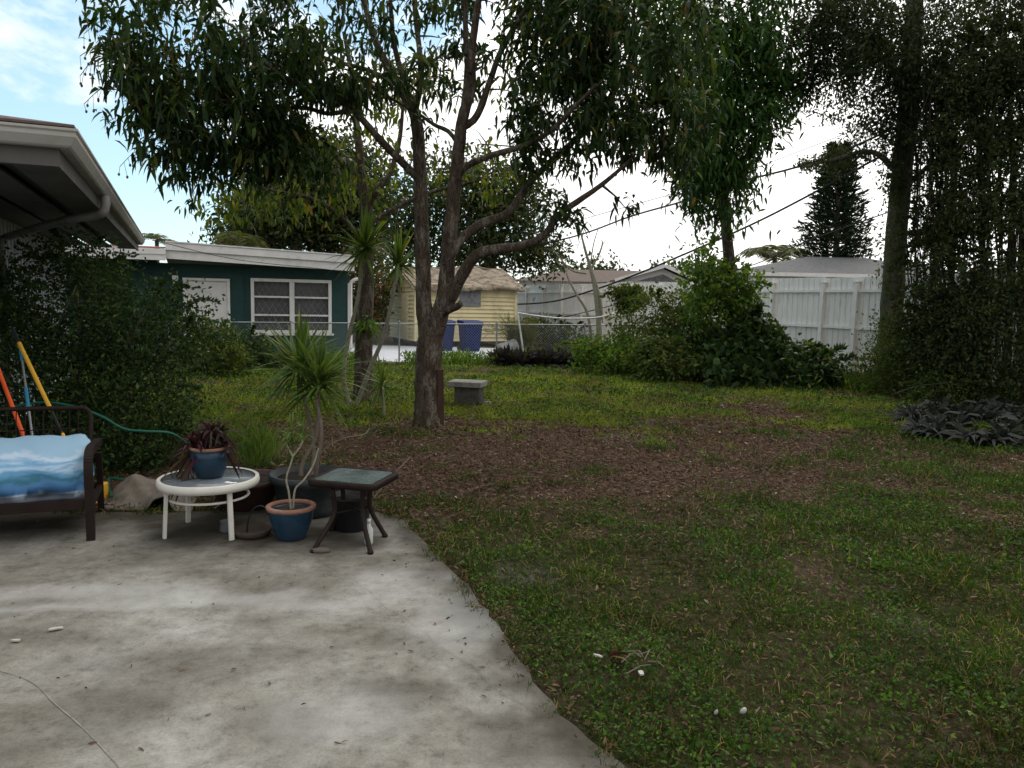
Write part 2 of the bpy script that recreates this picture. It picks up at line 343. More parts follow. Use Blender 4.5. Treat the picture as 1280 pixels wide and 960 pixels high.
# ------------------------------------------------------------------ world & sun
w = bpy.data.worlds.new('World'); scn.world = w; w.use_nodes = True; nt = w.node_tree; L = nt.links
for n in list(nt.nodes): nt.nodes.remove(n)
CLOUD_OFF = (7.1, .4, 3.2)
SUN_EL, SUN_AZ = R(48), R(25)      # azimuth clockwise from +Y
sdir = Vector((math.sin(SUN_AZ)*math.cos(SUN_EL), math.cos(SUN_AZ)*math.cos(SUN_EL), math.sin(SUN_EL)))
sky = nt.nodes.new('ShaderNodeTexSky'); sky.sky_type = 'NISHITA'; sky.sun_disc = False; sky.sun_elevation = SUN_EL; sky.sun_rotation = SUN_AZ
sky.air_density = 1.0; sky.dust_density = .6; sky.ozone_density = 1.2
tcw = nt.nodes.new('ShaderNodeTexCoord').outputs['Generated']
mp = nt.nodes.new('ShaderNodeMapping'); mp.inputs['Scale'].default_value = (1, 1, 2.6); mp.inputs['Location'].default_value = CLOUD_OFF; L.new(tcw, mp.inputs[0])
cn = noise(nt, 2.6, 8, .55, mp.outputs[0], .3)
dt = nt.nodes.new('ShaderNodeVectorMath'); dt.operation = 'DOT_PRODUCT'; L.new(tcw, dt.inputs[0]); dt.inputs[1].default_value = (.85, -.35, .30)
ad = nt.nodes.new('ShaderNodeMath'); ad.operation = 'MULTIPLY_ADD'; L.new(dt.outputs['Value'], ad.inputs[0]); ad.inputs[1].default_value = .37; L.new(cn, ad.inputs[2])
mask = ramp(nt, ad.outputs[0], [(.31, (0, 0, 0)), (.41, (1, 1, 1))])
ccol = ramp(nt, noise(nt, 3.2, 6, .55, mp.outputs[0], .2), [(.3, (12.2, 12.2, 12.3)), (.7, (19, 18.8, 18.4))])
hz = nt.nodes.new('ShaderNodeMix'); hz.data_type = 'RGBA'; L.new(mask, hz.inputs[0])
sk = nt.nodes.new('ShaderNodeMix'); sk.data_type = 'RGBA'; sk.blend_type = 'ADD'; sk.inputs[0].default_value = 1; L.new(sky.outputs[0], sk.inputs[6]); sk.inputs[7].default_value = (2.6, 4.2, 4.6, 1)
dv_ = nt.nodes.new('ShaderNodeVectorMath'); dv_.operation = 'DOT_PRODUCT'; L.new(tcw, dv_.inputs[0]); dv_.inputs[1].default_value = (sdir.x, sdir.y, sdir.z)
br_ = ramp(nt, dv_.outputs['Value'], [(0, (.58, .58, .59)), (.35, (.74, .745, .75)), (1, (1.22, 1.21, 1.18))])
mb_ = nt.nodes.new('ShaderNodeMix'); mb_.data_type = 'RGBA'; mb_.blend_type = 'MULTIPLY'; mb_.inputs[0].default_value = 1; L.new(ccol, mb_.inputs[6]); L.new(br_, mb_.inputs[7])
L.new(sk.outputs[2], hz.inputs[6]); L.new(mb_.outputs[2], hz.inputs[7])
bg = nt.nodes.new('ShaderNodeBackground'); bg.inputs['Strength'].default_value = .10; L.new(hz.outputs[2], bg.inputs[0])
wo = nt.nodes.new('ShaderNodeOutputWorld'); L.new(bg.outputs[0], wo.inputs[0])
sl = bpy.data.lights.new('sun', 'SUN'); sl.energy = 1.0; sl.angle = R(20); sl.color = (1, .96, .9)
so = bpy.data.objects.new('sun', sl); COL.objects.link(so)
sd = Vector((math.sin(SUN_AZ)*math.cos(SUN_EL), math.cos(SUN_AZ)*math.cos(SUN_EL), math.sin(SUN_EL)))
so.rotation_euler = sd.to_track_quat('Z', 'Y').to_euler()
scn.view_settings.view_transform = 'Standard'; scn.view_settings.look = 'None'; scn.view_settings.gamma = 1; scn.view_settings.exposure = 0
scn.view_settings.use_curve_mapping = False
scn.cycles.max_bounces = 8; scn.cycles.diffuse_bounces = 4; scn.cycles.transmission_bounces = 4

# ------------------------------------------------------------------ ground fields
def gpoly(pp): return np.array([tuple(G(*p))[:2] for p in pp])
PATIO = [(-7.0, -1.5), *[tuple(G(*p))[:2] for p in [(1030, 1500), (900, 1120), (835, 1010), (785, 962), (740, 925), (700, 893), (668, 852), (640, 815), (622, 780), (600, 755), (580, 725), (556, 705), (533, 682), (515, 662), (506, 650)]],
         *[tuple(G(*p))[:2] for p in [(470, 640), (400, 637), (330, 636), (240, 640), (180, 641), (100, 640), (0, 640)]], (-7.0, 4.2)]
PATIO = np.array(PATIO)
MULCH = gpoly([(575, 520), (480, 530), (400, 525), (290, 528), (150, 560), (60, 600), (60, 660), (330, 660), (480, 640), (520, 635), (600, 655), (740, 680), (870, 668), (1000, 635), (1150, 615), (1165, 585), (1100, 540), (1010, 505), (900, 500), (830, 518), (720, 522)])
DRIVE = None
def sdist(x, y, poly):                     # signed distance, >0 inside
    x = np.asarray(x, float); y = np.asarray(y, float); d = np.full(x.shape, 1e9); ins = np.zeros(x.shape, bool)
    n = len(poly)
    for i in range(n):
        ax, ay = poly[i]; bx, by = poly[(i+1) % n]; ex, ey = bx-ax, by-ay
        t = np.clip(((x-ax)*ex+(y-ay)*ey)/(ex*ex+ey*ey+1e-12), 0, 1)
        d = np.minimum(d, np.hypot(x-ax-ex*t, y-ay-ey*t))
        c = ((ay > y) != (by > y)) & (x < (bx-ax)*(y-ay)/(by-ay+1e-12)+ax); ins ^= c
    return np.where(ins, d, -d)
def sst(a, b, x): t = np.clip((x-a)/(b-a), 0, 1); return t*t*(3-2*t)
SPOTS = [(650, 717, .2, .5), (1150, 777, .15, .35), (580, 498, .25, .5), (690, 700, .12, .3), (808, 525, .3, .5), (790, 547, .3, .45), (1010, 545, .4, .25), (560, 570, .3, .2)]
SP = [(tuple(G(a, b))[:2], r, k) for a, b, r, k in SPOTS]
CLA = Vector((-7.6, 17.7, 0))                # chain-link line start
def bare(x, y):
    m_ = sst(-.25, .9, sdist(x, y, MULCH)+(fbm(x, y, 1.1, 3, 5)-.5)*2.0)
    m_ = m_*(.42+.58*sst(.30, .48, fbm(x, y, 2.4, 4, 11)))
    tr = np.hypot(x-TB[0], y-TB[1]); m_ = np.maximum(m_, .9*sst(1.3, .4, tr))
    m_ = np.maximum(m_, .75*sst(.56, .70, fbm(x, y, 1.6, 4, 31)))
    return np.clip(m_, 0, 1)
def sandy(x, y):
    s_ = np.zeros(np.shape(x))
    for (a, b_), r, k in SP: s_ = np.maximum(s_, k*sst(r*1.5, r*.4, np.hypot(x-a, y-b_)+(fbm(x, y, 3, 3, 3)-.5)*r))
    return s_
TB = tuple(G(537, 531))
def gz(x, y):
    return -.036+.035*fbm(x, y, .6, 4, 2)+.02*fbm(x, y, 4, 3, 9)*1.0
xs = np.concatenate([[-300, -120, -60, -35, -22, -16, -13], np.arange(-12, 15.01, .12), [17, 22, 35, 60, 120, 300]])
ys = np.concatenate([[-200, -80, -30, -12, -6], np.arange(-3, 27.01, .12), [30, 35, 45, 60, 100, 200, 450]])
X, Y = np.meshgrid(xs, ys); Zg = gz(X, Y)
inP = sdist(X, Y, PATIO); Zg = np.where(inP > .12, -.16, Zg)
gm = MB(); nx, ny = len(xs), len(ys)
idx = np.arange(nx*ny).reshape(ny, nx)
gm.add(np.stack([X, Y, Zg], -1).reshape(-1, 3), np.stack([idx[:-1, :-1], idx[:-1, 1:], idx[1:, 1:], idx[1:, :-1]], -1).reshape(-1, 4), True)
g = gm.build('ground', soilm); tag(g, kind='structure')
fa = g.data.attributes.new('bare', 'FLOAT', 'POINT'); fa.data.foreach_set('value', bare(X, Y).ravel().astype(np.float32))
fa = g.data.attributes.new('sand', 'FLOAT', 'POINT'); fa.data.foreach_set('value', sandy(X, Y).ravel().astype(np.float32))

# patio slab: fine grid clipped by polygon boundary (top) + skirt
import bmesh
def slab(name, poly, ztop, thick, mat, res=.1, grime_shade=None):
    bm = bmesh.new(); vs = [bm.verts.new((x, y, ztop)) for x, y in poly]; f = bm.faces.new(vs)
    x0, y0 = poly.min(0); x1, y1 = poly.max(0)
    if res:
        for ax, lo, hi in ((0, x0, x1), (1, y0, y1)):
            c = lo+res
            while c < hi-1e-3:
                co = Vector((c, 0, 0)) if ax == 0 else Vector((0, c, 0)); no = Vector((1, 0, 0)) if ax == 0 else Vector((0, 1, 0))
                bmesh.ops.bisect_plane(bm, geom=bm.verts[:]+bm.edges[:]+bm.faces[:], plane_co=co, plane_no=no); c += res
    be = [e for e in bm.edges if e.is_boundary]
    r = bmesh.ops.extrude_edge_only(bm, edges=be)
    for q in r['geom']:
        if isinstance(q, bmesh.types.BMVert): q.co.z -= thick
    bmesh.ops.recalc_face_normals(bm, faces=bm.faces)
    me = bpy.data.meshes.new(name); bm.to_mesh(me); bm.free(); me.materials.append(mat)
    if grime_shade is not None:
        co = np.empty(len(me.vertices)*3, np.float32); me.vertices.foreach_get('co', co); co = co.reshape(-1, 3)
        a = me.attributes.new('grime_shade', 'FLOAT', 'POINT'); a.data.foreach_set('value', grime_shade(co[:, 0], co[:, 1]).astype(np.float32))
        a = me.attributes.new('pale', 'FLOAT', 'POINT'); a.data.foreach_set('value', pale(co[:, 0], co[:, 1]).astype(np.float32))
    o = bpy.data.objects.new(name, me); COL.objects.link(o); return o
GR = [(250, 660, .42, .5, .95), (320, 672, .35, .3, .95), (400, 668, .35, .3, .9), (180, 645, .5, .2, .9), (60, 650, .6, .35, .9), (440, 680, .3, .2, .75), (690, 905, .35, .12, .6), (720, 940, .35, .1, .6), (405, 711, .1, .05, .6), (625, 845, .2, .1, .35), (325, 777, .1, .06, .35), (375, 767, .09, .06, .3), (493, 862, .30, .12, .5), (142, 886, .30, .22, .5), (60, 797, .5, .10, .36), (200, 830, .5, .16, .36), (345, 900, .16, .16, .38), (620, 850, .16, .10, .55), (30, 930, .3, .1, .4), (700, 930, .14, .12, .6), (340, 815, .25, .06, .4), (180, 700, .6, .2, .28), (240, 715, .25, .08, .35), (520, 800, .2, .08, .3)]  # contact shade painted under tables, rug and loveseat, plus dark concrete stains
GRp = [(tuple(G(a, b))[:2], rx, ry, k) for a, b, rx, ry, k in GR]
PL = [([(-40, 748), (60, 742), (150, 738), (230, 744), (300, 750), (360, 745)], .10, .42), ([(-40, 765), (80, 757), (180, 758), (260, 752)], .05, .55), ([(470, 722), (520, 726)], .16, .42), ([(560, 760), (590, 790), (560, 800)], .16, .3), ([(390, 905), (450, 895)], .16, .25), ([(300, 760), (420, 755), (520, 742)], .08, .3)]
def pale(x, y):
    r = np.zeros(x.shape)
    for pts_, w_, k in PL:
        g_ = [tuple(G(a, b_))[:2] for a, b_ in pts_]; d = np.full(x.shape, 9.)
        for (ax, ay), (bx, by) in zip(g_[:-1], g_[1:]):
            ex, ey = bx-ax, by-ay; t = np.clip(((x-ax)*ex+(y-ay)*ey)/(ex*ex+ey*ey), 0, 1); d = np.minimum(d, np.hypot(x-ax-ex*t, y-ay-ey*t))
        if w_ > .03: d = d+(fbm(x, y, 3.5, 4, 13)-.5)*w_*2.4
        else: d = np.maximum(0, d-.012)
        r = np.maximum(r, k*sst(w_*1.7, w_*.2, d)*(.6+.4*fbm(x, y, 9, 3, 5)))
    return r
def grime_shade(x, y):
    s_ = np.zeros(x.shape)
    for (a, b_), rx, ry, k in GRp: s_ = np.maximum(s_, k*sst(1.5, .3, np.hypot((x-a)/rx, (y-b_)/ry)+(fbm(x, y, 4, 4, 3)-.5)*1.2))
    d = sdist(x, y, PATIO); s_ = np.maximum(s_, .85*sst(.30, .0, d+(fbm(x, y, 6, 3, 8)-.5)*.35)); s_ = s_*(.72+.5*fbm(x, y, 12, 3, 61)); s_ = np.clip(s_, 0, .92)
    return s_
PP = []
for i in range(len(PATIO)):                       # slightly ragged edge
    a, b_ = PATIO[i], PATIO[(i+1) % len(PATIO)]; L_ = np.hypot(*(b_-a)); k = max(1, int(L_/.08)) if L_ < 4 else 1
    for j in range(k):
        t = j/k; q = a+(b_-a)*t; PP.append(q+rng.normal(0, .007, 2)*(0 if j == 0 and k == 1 else 1))
o = slab('patio', np.array(PP), 0, .16, patiom, .06, grime_shade); tag(o, kind='structure')
for pts_, w_ in (([(-30, 830), (35, 850), (70, 880), (110, 915), (160, 968)], .0035), ([(560, 915), (556, 955)], .002)):   # pale scratches in the slab
    pg = smooth_path([G(a, b_, .003)+Vector((random.gauss(0, .006), 0, 0)) for a, b_ in pts_], 6); q = MB(); vs_ = []
    for i_, p_ in enumerate(pg):
        t_ = (pg[min(i_+1, len(pg)-1)]-pg[max(i_-1, 0)]).normalized(); n2 = Vector((-t_.y, t_.x, 0)); ww = w_*random.uniform(.3, 1); vs_ += [p_+n2*ww, p_-n2*ww]
    q.add(vs_, [(2*i_, 2*i_+1, 2*i_+3, 2*i_+2) for i_ in range(len(pg)-1)]); q.build('scratch', solid('scratch_pale', (.235, .228, .21), .9, .3, 30, 0, spec=.05), o)
# dark expansion crack
# ------------------------------------------------------------------ leaf generators
def unit(a): return a/np.maximum(np.linalg.norm(a, axis=1, keepdims=True), 1e-9)
def leaf6(p, d, Ln, W, droop):             # arrays -> verts, tris
    n = len(p); d = unit(d); rnd = rng.normal(size=(n, 3)); rnd[:, 2] += 1.5
    sd_ = unit(np.cross(d, rnd)); Ln = Ln[:, None]; W = W[:, None]; dz = np.zeros((n, 3)); dz[:, 2] = -1; dz = dz*droop*Ln
    nrm = np.cross(sd_, d)*W*.25
    A = p; L1 = p+d*Ln*.33+sd_*W*.5+dz*.11+nrm; R1 = p+d*Ln*.33-sd_*W*.5+dz*.11+nrm
    L2 = p+d*Ln*.7+sd_*W*.38+dz*.49+nrm; R2 = p+d*Ln*.7-sd_*W*.38+dz*.49+nrm; T = p+d*Ln+dz
    V = np.stack([A, L1, R1, L2, R2, T], 1).reshape(-1, 3)
    b0 = (np.arange(n)*6)[:, None, None]; F = np.array([[0, 2, 1], [1, 2, 4], [1, 4, 3], [3, 4, 5]])[None]+b0
    return V, F.reshape(-1, 3)
def leaf4(p, d, Ln, W):
    n = len(p); d = unit(d); sd_ = unit(np.cross(d, rng.normal(size=(n, 3)))); Ln = Ln[:, None]; W = W[:, None]
    nrm = np.cross(sd_, d)*W*.2
    V = np.stack([p, p+d*Ln*.45+sd_*W*.5+nrm, p+d*Ln, p+d*Ln*.45-sd_*W*.5+nrm], 1).reshape(-1, 3)
    F = np.array([[0, 1, 2], [0, 2, 3]])[None]+(np.arange(n)*4)[:, None, None]
    return V, F.reshape(-1, 3)
def cluster_leaves(C, k, Ln, W, elev=-45, spread=28, droop=.25, jit=.05, cheap=False):
    C = np.asarray([tuple(c) for c in C]); n = len(C)
    ks = rng.integers(int(k*.7), int(k*1.3)+1, n); I = np.repeat(np.arange(n), ks); N = len(I)
    az = rng.uniform(0, 2*np.pi, N); el = np.radians(rng.normal(elev, spread, N))
    d = np.stack([np.cos(el)*np.cos(az), np.cos(el)*np.sin(az), np.sin(el)], 1)
    p = C[I]+rng.normal(0, jit, (N, 3)); l = Ln*rng.uniform(.6, 1.2, N); w_ = W*rng.uniform(.75, 1.2, N)
    return leaf4(p, d, l, w_) if cheap else leaf6(p, d, l, w_, droop)

def inell(n, c, r, shell=.0):
    q = unit(rng.normal(size=(n, 3)))*(rng.uniform(shell, 1, n)**(1/2.2))[:, None]
    return np.array(tuple(c))+q*np.array(r)
def EP(px, py, Yc, rx, ry, dr): # ellipsoid given by picture extent, at its own depth
    c = P(px, py, Yc); k = Yc/FPX; return (c, (rx*k, dr, ry*k))

def connect(limbs, targets, mb, r0=.02, sides=4, rmin=.004, maxr=.05):
    """grow branches from limb samples to targets, hierarchical"""
    pts = []; rad = []
    for path, rr in limbs:
        for p, r in zip(path, rr): pts.append(tuple(p)); rad.append(r)
    pts = np.array(pts); rad = np.array(rad); T = np.array([tuple(t) for t in targets])
    D = np.min(np.linalg.norm(T[:, None]-pts[None], axis=2), axis=1); order = np.argsort(D)
    for i in order:
        t = T[i]; d = np.linalg.norm(pts-t, axis=1)*(1+(pts[:, 2] > t[2]+.4)*.35); j = int(np.argmin(d)); a = Vector(pts[j]); b_ = Vector(t); Ld = (b_-a).length
        if Ld < .05: continue
        r1 = min(maxr, rad[j]*.65, r0*(.4+Ld*.5)); r1 = max(r1, rmin)
        mid = (a+b_)/2+Vector((random.gauss(0, .08), random.gauss(0, .08), random.uniform(0, .16)))*Ld
        n = 5 if Ld > .5 else 3
        path = [a*(1-s)**2+mid*(2*s*(1-s))+b_*s*s for s in [q/(n-1) for q in range(n)]]
        rr = [r1*(1-.7*q/(n-1)) for q in range(n)]
        mb.tube(path, rr, sides, cap=False)
        extra = [tuple(p) for p in path[1:]]; pts = np.vstack([pts, extra]); rad = np.concatenate([rad, rr[1:]])

def limb(mb, pxs, jitter=.06, sides=9, n=5):
    """pxs: (px,py,Y,r)"""
    pts = [P(a, b_, c) for a, b_, c, r in pxs]; sp = smooth_path(pts, n)
    rs = np.interp(np.linspace(0, len(pxs)-1, len(sp)), range(len(pxs)), [q[3] for q in pxs])
    mb.tube(sp, list(rs), sides, jitter=jitter); return sp, list(rs)

# ------------------------------------------------------------------ MAIN MANGO TREE
Yt = TB[1]
tree = thing('mango_tree', (TB[0], TB[1], -.03), 'large forked mango tree with long drooping leaves in the middle of the yard', 'tree')
tb = MB(); LM = []
def Lm(pxs, **k): LM.append(limb(tb, pxs, **k))
Lm([(536, 538, Yt, .25), (536, 525, Yt, .205), (536, 500, Yt, .178), (535, 460, Yt, .168), (538, 425, Yt, .165), (540, 408, Yt, .15)], sides=14)
Lm([(534, 425, Yt, .11), (530, 385, Yt, .105), (529, 350, Yt, .098), (527, 285, Yt, .092), (525, 222, Yt+.1, .085), (522, 165, Yt+.1, .08), (516, 138, Yt+.1, .07), (496, 103, Yt+.2, .055), (471, 56, Yt+.3, .045), (457, 10, Yt+.3, .035), (445, -50, Yt+.3, .025)])
Lm([(541, 430, Yt, .12), (548, 400, Yt-.05, .115), (556, 365, Yt-.1, .105), (562, 300, Yt-.15, .095), (567, 243, Yt-.2, .085), (573, 190, Yt-.2, .078), (578, 148, Yt-.2, .07), (589, 110, Yt-.2, .055), (590, 62, Yt-.3, .048), (598, 0, Yt-.4, .04), (603, -60, Yt-.4, .03)])
Lm([(558, 385, Yt-.1, .075), (567, 365, Yt-.15, .08), (582, 336, Yt-.2, .075), (599, 317, Yt-.3, .068), (625, 311, Yt-.4, .06), (650, 308, Yt-.5, .055), (678, 296, Yt-.6, .045), (700, 268, Yt-.6, .04), (725, 250, Yt-.7, .034), (752, 231, Yt-.8, .028), (785, 203, Yt-.9, .02)])
Lm([(564, 318, Yt-.15, .06), (574, 302, Yt-.1, .062), (599, 281, Yt, .058), (632, 268, Yt+.1, .054), (650, 247, Yt+.2, .05), (668, 222, Yt+.3, .045), (709, 184, Yt+.4, .04), (745, 150, Yt+.4, .034), (775, 100, Yt+.5, .028), (799, 47, Yt+.5, .022)])
Lm([(571, 222, Yt-.2, .04), (583, 208, Yt-.3, .04), (615, 194, Yt-.5, .036), (659, 181, Yt-.7, .032), (690, 162, Yt-.9, .028), (715, 137, Yt-1.0, .025), (746, 106, Yt-1.2, .02)])
Lm([(577, 160, Yt-.2, .05), (596, 145, Yt-.1, .045), (612, 103, Yt, .04), (627, 62, Yt+.1, .034), (652, 19, Yt+.2, .028), (680, -20, Yt+.2, .02)])
Lm([(579, 140, Yt-.2, .04), (584, 90, Yt-.1, .04), (582, 40, Yt, .034), (580, -40, Yt, .025)])
Lm([(518, 142, Yt+.1, .045), (526, 100, Yt+.2, .042), (524, 60, Yt+.25, .036), (519, 20, Yt+.3, .03), (515, -40, Yt+.3, .02)])
Lm([(512, 125, Yt+.1, .04), (500, 85, Yt, .036), (492, 50, Yt-.1, .03), (487, -10, Yt-.2, .024)])
Lm([(525, 226, Yt+.1, .05), (512, 212, Yt, .05), (480, 180, Yt-.3, .044), (455, 152, Yt-.5, .04), (437, 134, Yt-.6, .036), (394, 112, Yt-.9, .032), (362, 100, Yt-1.1, .028), (319, 69, Yt-1.3, .022), (300, 47, Yt-1.4, .016)])
Lm([(440, 138, Yt-.6, .028), (410, 142, Yt-.7, .026), (381, 135, Yt-.8, .024), (331, 134, Yt-.9, .02), (275, 125, Yt-1.2, .014)])
Lm([(495, 103, Yt+.2, .03), (455, 86, Yt, .027), (412, 75, Yt-.4, .024), (375, 56, Yt-.6, .02), (330, 30, Yt-.8, .014)])
Lm([(570, 176, Yt-.2, .028), (560, 164, Yt-.2, .027), (543, 156, Yt-.2, .024), (521, 141, Yt, .02), (480, 118, Yt-.5, .016), (450, 95, Yt-.9, .012)])
Lm([(554, 392, Yt-.1, .055), (562, 387, Yt-.25, .05), (572, 383, Yt-.35, .045), (576, 379, Yt-.4, .035)], sides=7)
CL = []
def crown(px, py, Yc, rx, ry, dr, n):
    c, r = EP(px, py, Yc, rx, ry, dr); CL.extend([tuple(q) for q in inell(n, c, r)])
crown(215, 55, Yt-1.3, 85, 75, 1.0, 46); crown(320, 60, Yt-1.0, 110, 85, 1.2, 72); crown(290, 150, Yt-1.0, 100, 55, 1.0, 52)
crown(190, 120, Yt-1.3, 55, 60, .8, 34); crown(235, 190, Yt-1.0, 48, 32, .7, 32); crown(300, 190, Yt-1.0, 60, 32, .7, 26); crown(375, 170, Yt-.6, 60, 45, .7, 22); crown(300, -30, Yt-.9, 160, 60, 1.4, 50)
crown(470, 70, Yt-.3, 110, 70, 1.5, 40); crown(560, 90, Yt, 80, 70, 1.5, 26); crown(430, 60, Yt-.5, 70, 70, 1.3, 16); crown(540, 40, Yt, 90, 60, 1.5, 8); crown(530, -60, Yt, 160, 60, 1.5, 24)
crown(700, 40, Yt, 75, 70, 1.3, 55); crown(690, 130, Yt-.4, 70, 45, 1.0, 34); crown(790, 60, Yt-.2, 75, 90, 1.2, 70); crown(780, 165, Yt-.4, 70, 45, 1.0, 42)
crown(770, 235, Yt-.8, 50, 28, .5, 8); crown(708, 275, Yt-.7, 28, 22, .3, 6); crown(760, -40, Yt, 140, 60, 1.4, 50); crown(640, 160, Yt, 40, 35, .8, 5); crown(850, 190, Yt-.3, 40, 45, .6, 14)
crown(845, 50, Yt-1.9, 60, 45, .5, 20)
crown(600, 60, Yt, 60, 70, 1.3, 10); crown(480, 20, Yt-.3, 80, 50, 1.2, 14); crown(640, 20, Yt+.2, 60, 40, 1.2, 16); crown(560, -10, Yt, 100, 30, 1.2, 14)
crown(740, 90, Yt, 90, 85, 1.2, 60); crown(850, 110, Yt, 60, 90, .9, 36); crown(680, 190, Yt-.5, 50, 25, .5, 12); crown(250, 100, Yt-1.1, 110, 85, 1.0, 60); crown(400, 110, Yt-.8, 60, 50, .9, 20); crown(360, 200, Yt-.7, 50, 25, .5, 10)
for cx, cy in ((118, 55), (112, 100), (125, 90), (150, 25), (163, 205)): CL.append(tuple(P(cx+30, cy, Yt-1.3)))
CL = np.array(CL); CL = CL[np.maximum(sst(.33, .50, fbm(CL[:, 0]+CL[:, 1]*.35, CL[:, 2]+CL[:, 1]*.2, 1.25, 3, 14)), np.where(CL[:, 0] < -1.9, .50, .30)) > rng.random(len(CL))]
connect(LM, list(CL)+[tuple(P(random.uniform(350, 700), random.uniform(-20, 170), Yt+random.uniform(-1, 1))) for _ in range(60)], tb, .026)
tb.build('trunk', bark, tree)
lf = MB(); V_, F_ = cluster_leaves(CL, 24, .15, .040, -22, 44, .5, .08); lf.add(V_, F_)
sub = CL+rng.normal(0, .14, CL.shape); V_, F_ = cluster_leaves(sub, 16, .12, .034, -15, 48, .5, .06); lf.add(V_, F_)
lf.build('crown', mango, tree)
# flower/fruit stalks hanging at the left of the crown
for (a, b_, c_, d_) in ((150, 30, 105, 42), (140, 65, 100, 95), (150, 110, 105, 130), (190, 190, 150, 208), (150, 60, 100, 70)):
    fb = MB(); p0, p1 = P(a, b_, Yt-1.3), P(c_, d_, Yt-1.5); mid = (p0+p1)/2+Vector((0, 0, .08)); pth = smooth_path([p0, mid, p1], 4); fb.tube(pth, .004, 4)
    for q in range(6):
        s = pth[min(len(pth)-1, 3+q)]; e = s-Vector((random.gauss(0, .03), 0, random.uniform(.05, .16))); fb.tube([s, e], .0025, 3); fb.lathe(e, [(0, -.025), (.014, -.012), (.012, .005), (0, .012)], 6)
    fb.build('fruit_stalk', twigm, tree)
# plank leaning on trunk
pk = MB(); pk.beam(G(551, 533), P(550, 462, Yt-.12), .085, .03, up=Vector((.3, -1, 0)))
o = pk.build('plank', plankm, bevel=.004); tag(o, 'dark brown board leaning on the right side of the forked mango trunk', 'board')

# ------------------------------------------------------------------ SECOND TREE (behind, slim)
b2 = G(454, 500); Y2 = b2.y
tr2 = thing('slim_tree', (b2.x, b2.y, -.03), 'slim dark-trunked tree with sparse yellow-green leaves behind the tall spiky dracaena', 'tree')
tb = MB(); LM = []
Lm([(454, 506, Y2, .19), (454, 490, Y2, .155), (455, 420, Y2, .14), (457, 370, Y2, .125), (457, 300, Y2, .11), (458, 262, Y2, .10), (452, 225, Y2, .07), (449, 187, Y2, .06), (444, 141, Y2+.1, .05), (441, 103, Y2+.1, .04), (430, 40, Y2+.1, .03)])
Lm([(457, 262, Y2, .06), (470, 240, Y2, .055), (488, 215, Y2+.1, .045), (500, 170, Y2+.3, .035), (505, 110, Y2+.3, .02)])
Lm([(455, 300, Y2, .04), (430, 275, Y2-.2, .035), (395, 250, Y2-.4, .03), (340, 238, Y2-.5, .02), (280, 225, Y2-.6, .012)])
Lm([(457, 285, Y2, .04), (490, 262, Y2+.3, .035), (540, 240, Y2+.6, .03), (600, 225, Y2+.8, .02)])
Lm([(452, 225, Y2, .03), (420, 195, Y2-.2, .025), (390, 160, Y2-.4, .02)])
CL = []
crown(320, 250, Y2-.5, 70, 40, .8, 24); crown(400, 220, Y2-.2, 60, 50, .9, 26); crown(470, 190, Y2+.2, 50, 70, .9, 26); crown(580, 215, Y2+.8, 90, 45, .8, 26); crown(500, 120, Y2+.2, 70, 50, .9, 20)
crown(640, 90, Y2+1, 60, 60, .6, 8)
connect(LM, CL, tb, .014)
tb.build('trunk', bark, tr2)
CL = np.array(CL); lf = MB(); V_, F_ = cluster_leaves(CL, 13, .13, .05, -45, 35, .3, .14); lf.add(V_, F_); lf.build('crown', yellowgreen, tr2)
sf = MB(); V_, F_ = cluster_leaves([P(455, 405, Y2-.18)]*5+[P(462, 412, Y2-.15)]*4, 12, .16, .05, 10, 35, .5, .08); sf.add(V_, F_); sf.build('sprout', lightleaf, tr2)

# ------------------------------------------------------------------ generic tree helper (other trees)
def bigtree(name, label, base_px, Yc, trunk, crowns, leafm, barkm, k, Ln, W, elev=-20, spread=40, jit=.2, limbs=(), cheap=True, cat='tree', bn=.03, group=None, extra=0):
    global LM, CL, tb
    b_ = P(base_px[0], base_px[1], Yc); b_ = Vector((b_.x, Yc, -.03))
    t = thing(name, b_, label, cat, group); tb = MB(); LM = []; CL = []
    Lm([(a, c, Yc, r) for a, c, r in trunk])
    for l in limbs: Lm(l)
    for c in crowns: crown(*c)
    connect(LM, CL, tb, bn); tb.build('trunk', barkm, t)
    C = np.array(CL)
    if extra: C = C[sst(.37, .53, fbm(C[:, 0]+C[:, 1]*.5, C[:, 2]+C[:, 1]*.3, 1.6, 3, 4)) > rng.random(len(C))]
    f = MB(); V_, F_ = cluster_leaves(C, k, Ln, W, elev, spread, .2, jit, cheap); f.add(V_, F_)
    f.build('crown', leafm, t); return t
def gy(px, Yc): # picture row of the ground at depth Yc under column px
    d = 1000*EYE/Yc
    p0 = Vector(((px-640)/FPX*Yc, Yc, 0)); q = p0-Vector((0, 0, EYE)); return 480-FPX*q.dot(Uv)/q.dot(Fv)
bigtree('dense_mango_tree', 'dense narrow dark green tree rising on a bare trunk from the climbing vine bush', (915, 480), 17.1,
        [(916, gy(916, 17.1), .18), (915, 400, .14), (912, 330, .125), (906, 260, .11), (900, 180, .10), (895, 90, .08), (895, 0, .06), (895, -60, .03)],
        [(905, 60, 16, 100, 95, 1.5, 150), (900, 160, 15.8, 75, 60, 1.2, 95), (945, 110, 16, 60, 60, 1.0, 60), (895, 215, 15.8, 52, 40, .9, 46), (900, -50, 16, 120, 50, 1.6, 70), (897, 262, 15.8, 38, 18, .5, 14)], mango_dark, bark, 40, .2, .05, -35, 36, .2,
        limbs=[[(905, 240, 16.2, .07), (930, 200, 16, .05), (960, 150, 16, .04), (975, 100, 16, .02)], [(903, 230, 16.2, .07), (880, 190, 16, .05), (850, 140, 15.8, .04), (835, 90, 15.8, .02)]], cheap=False)
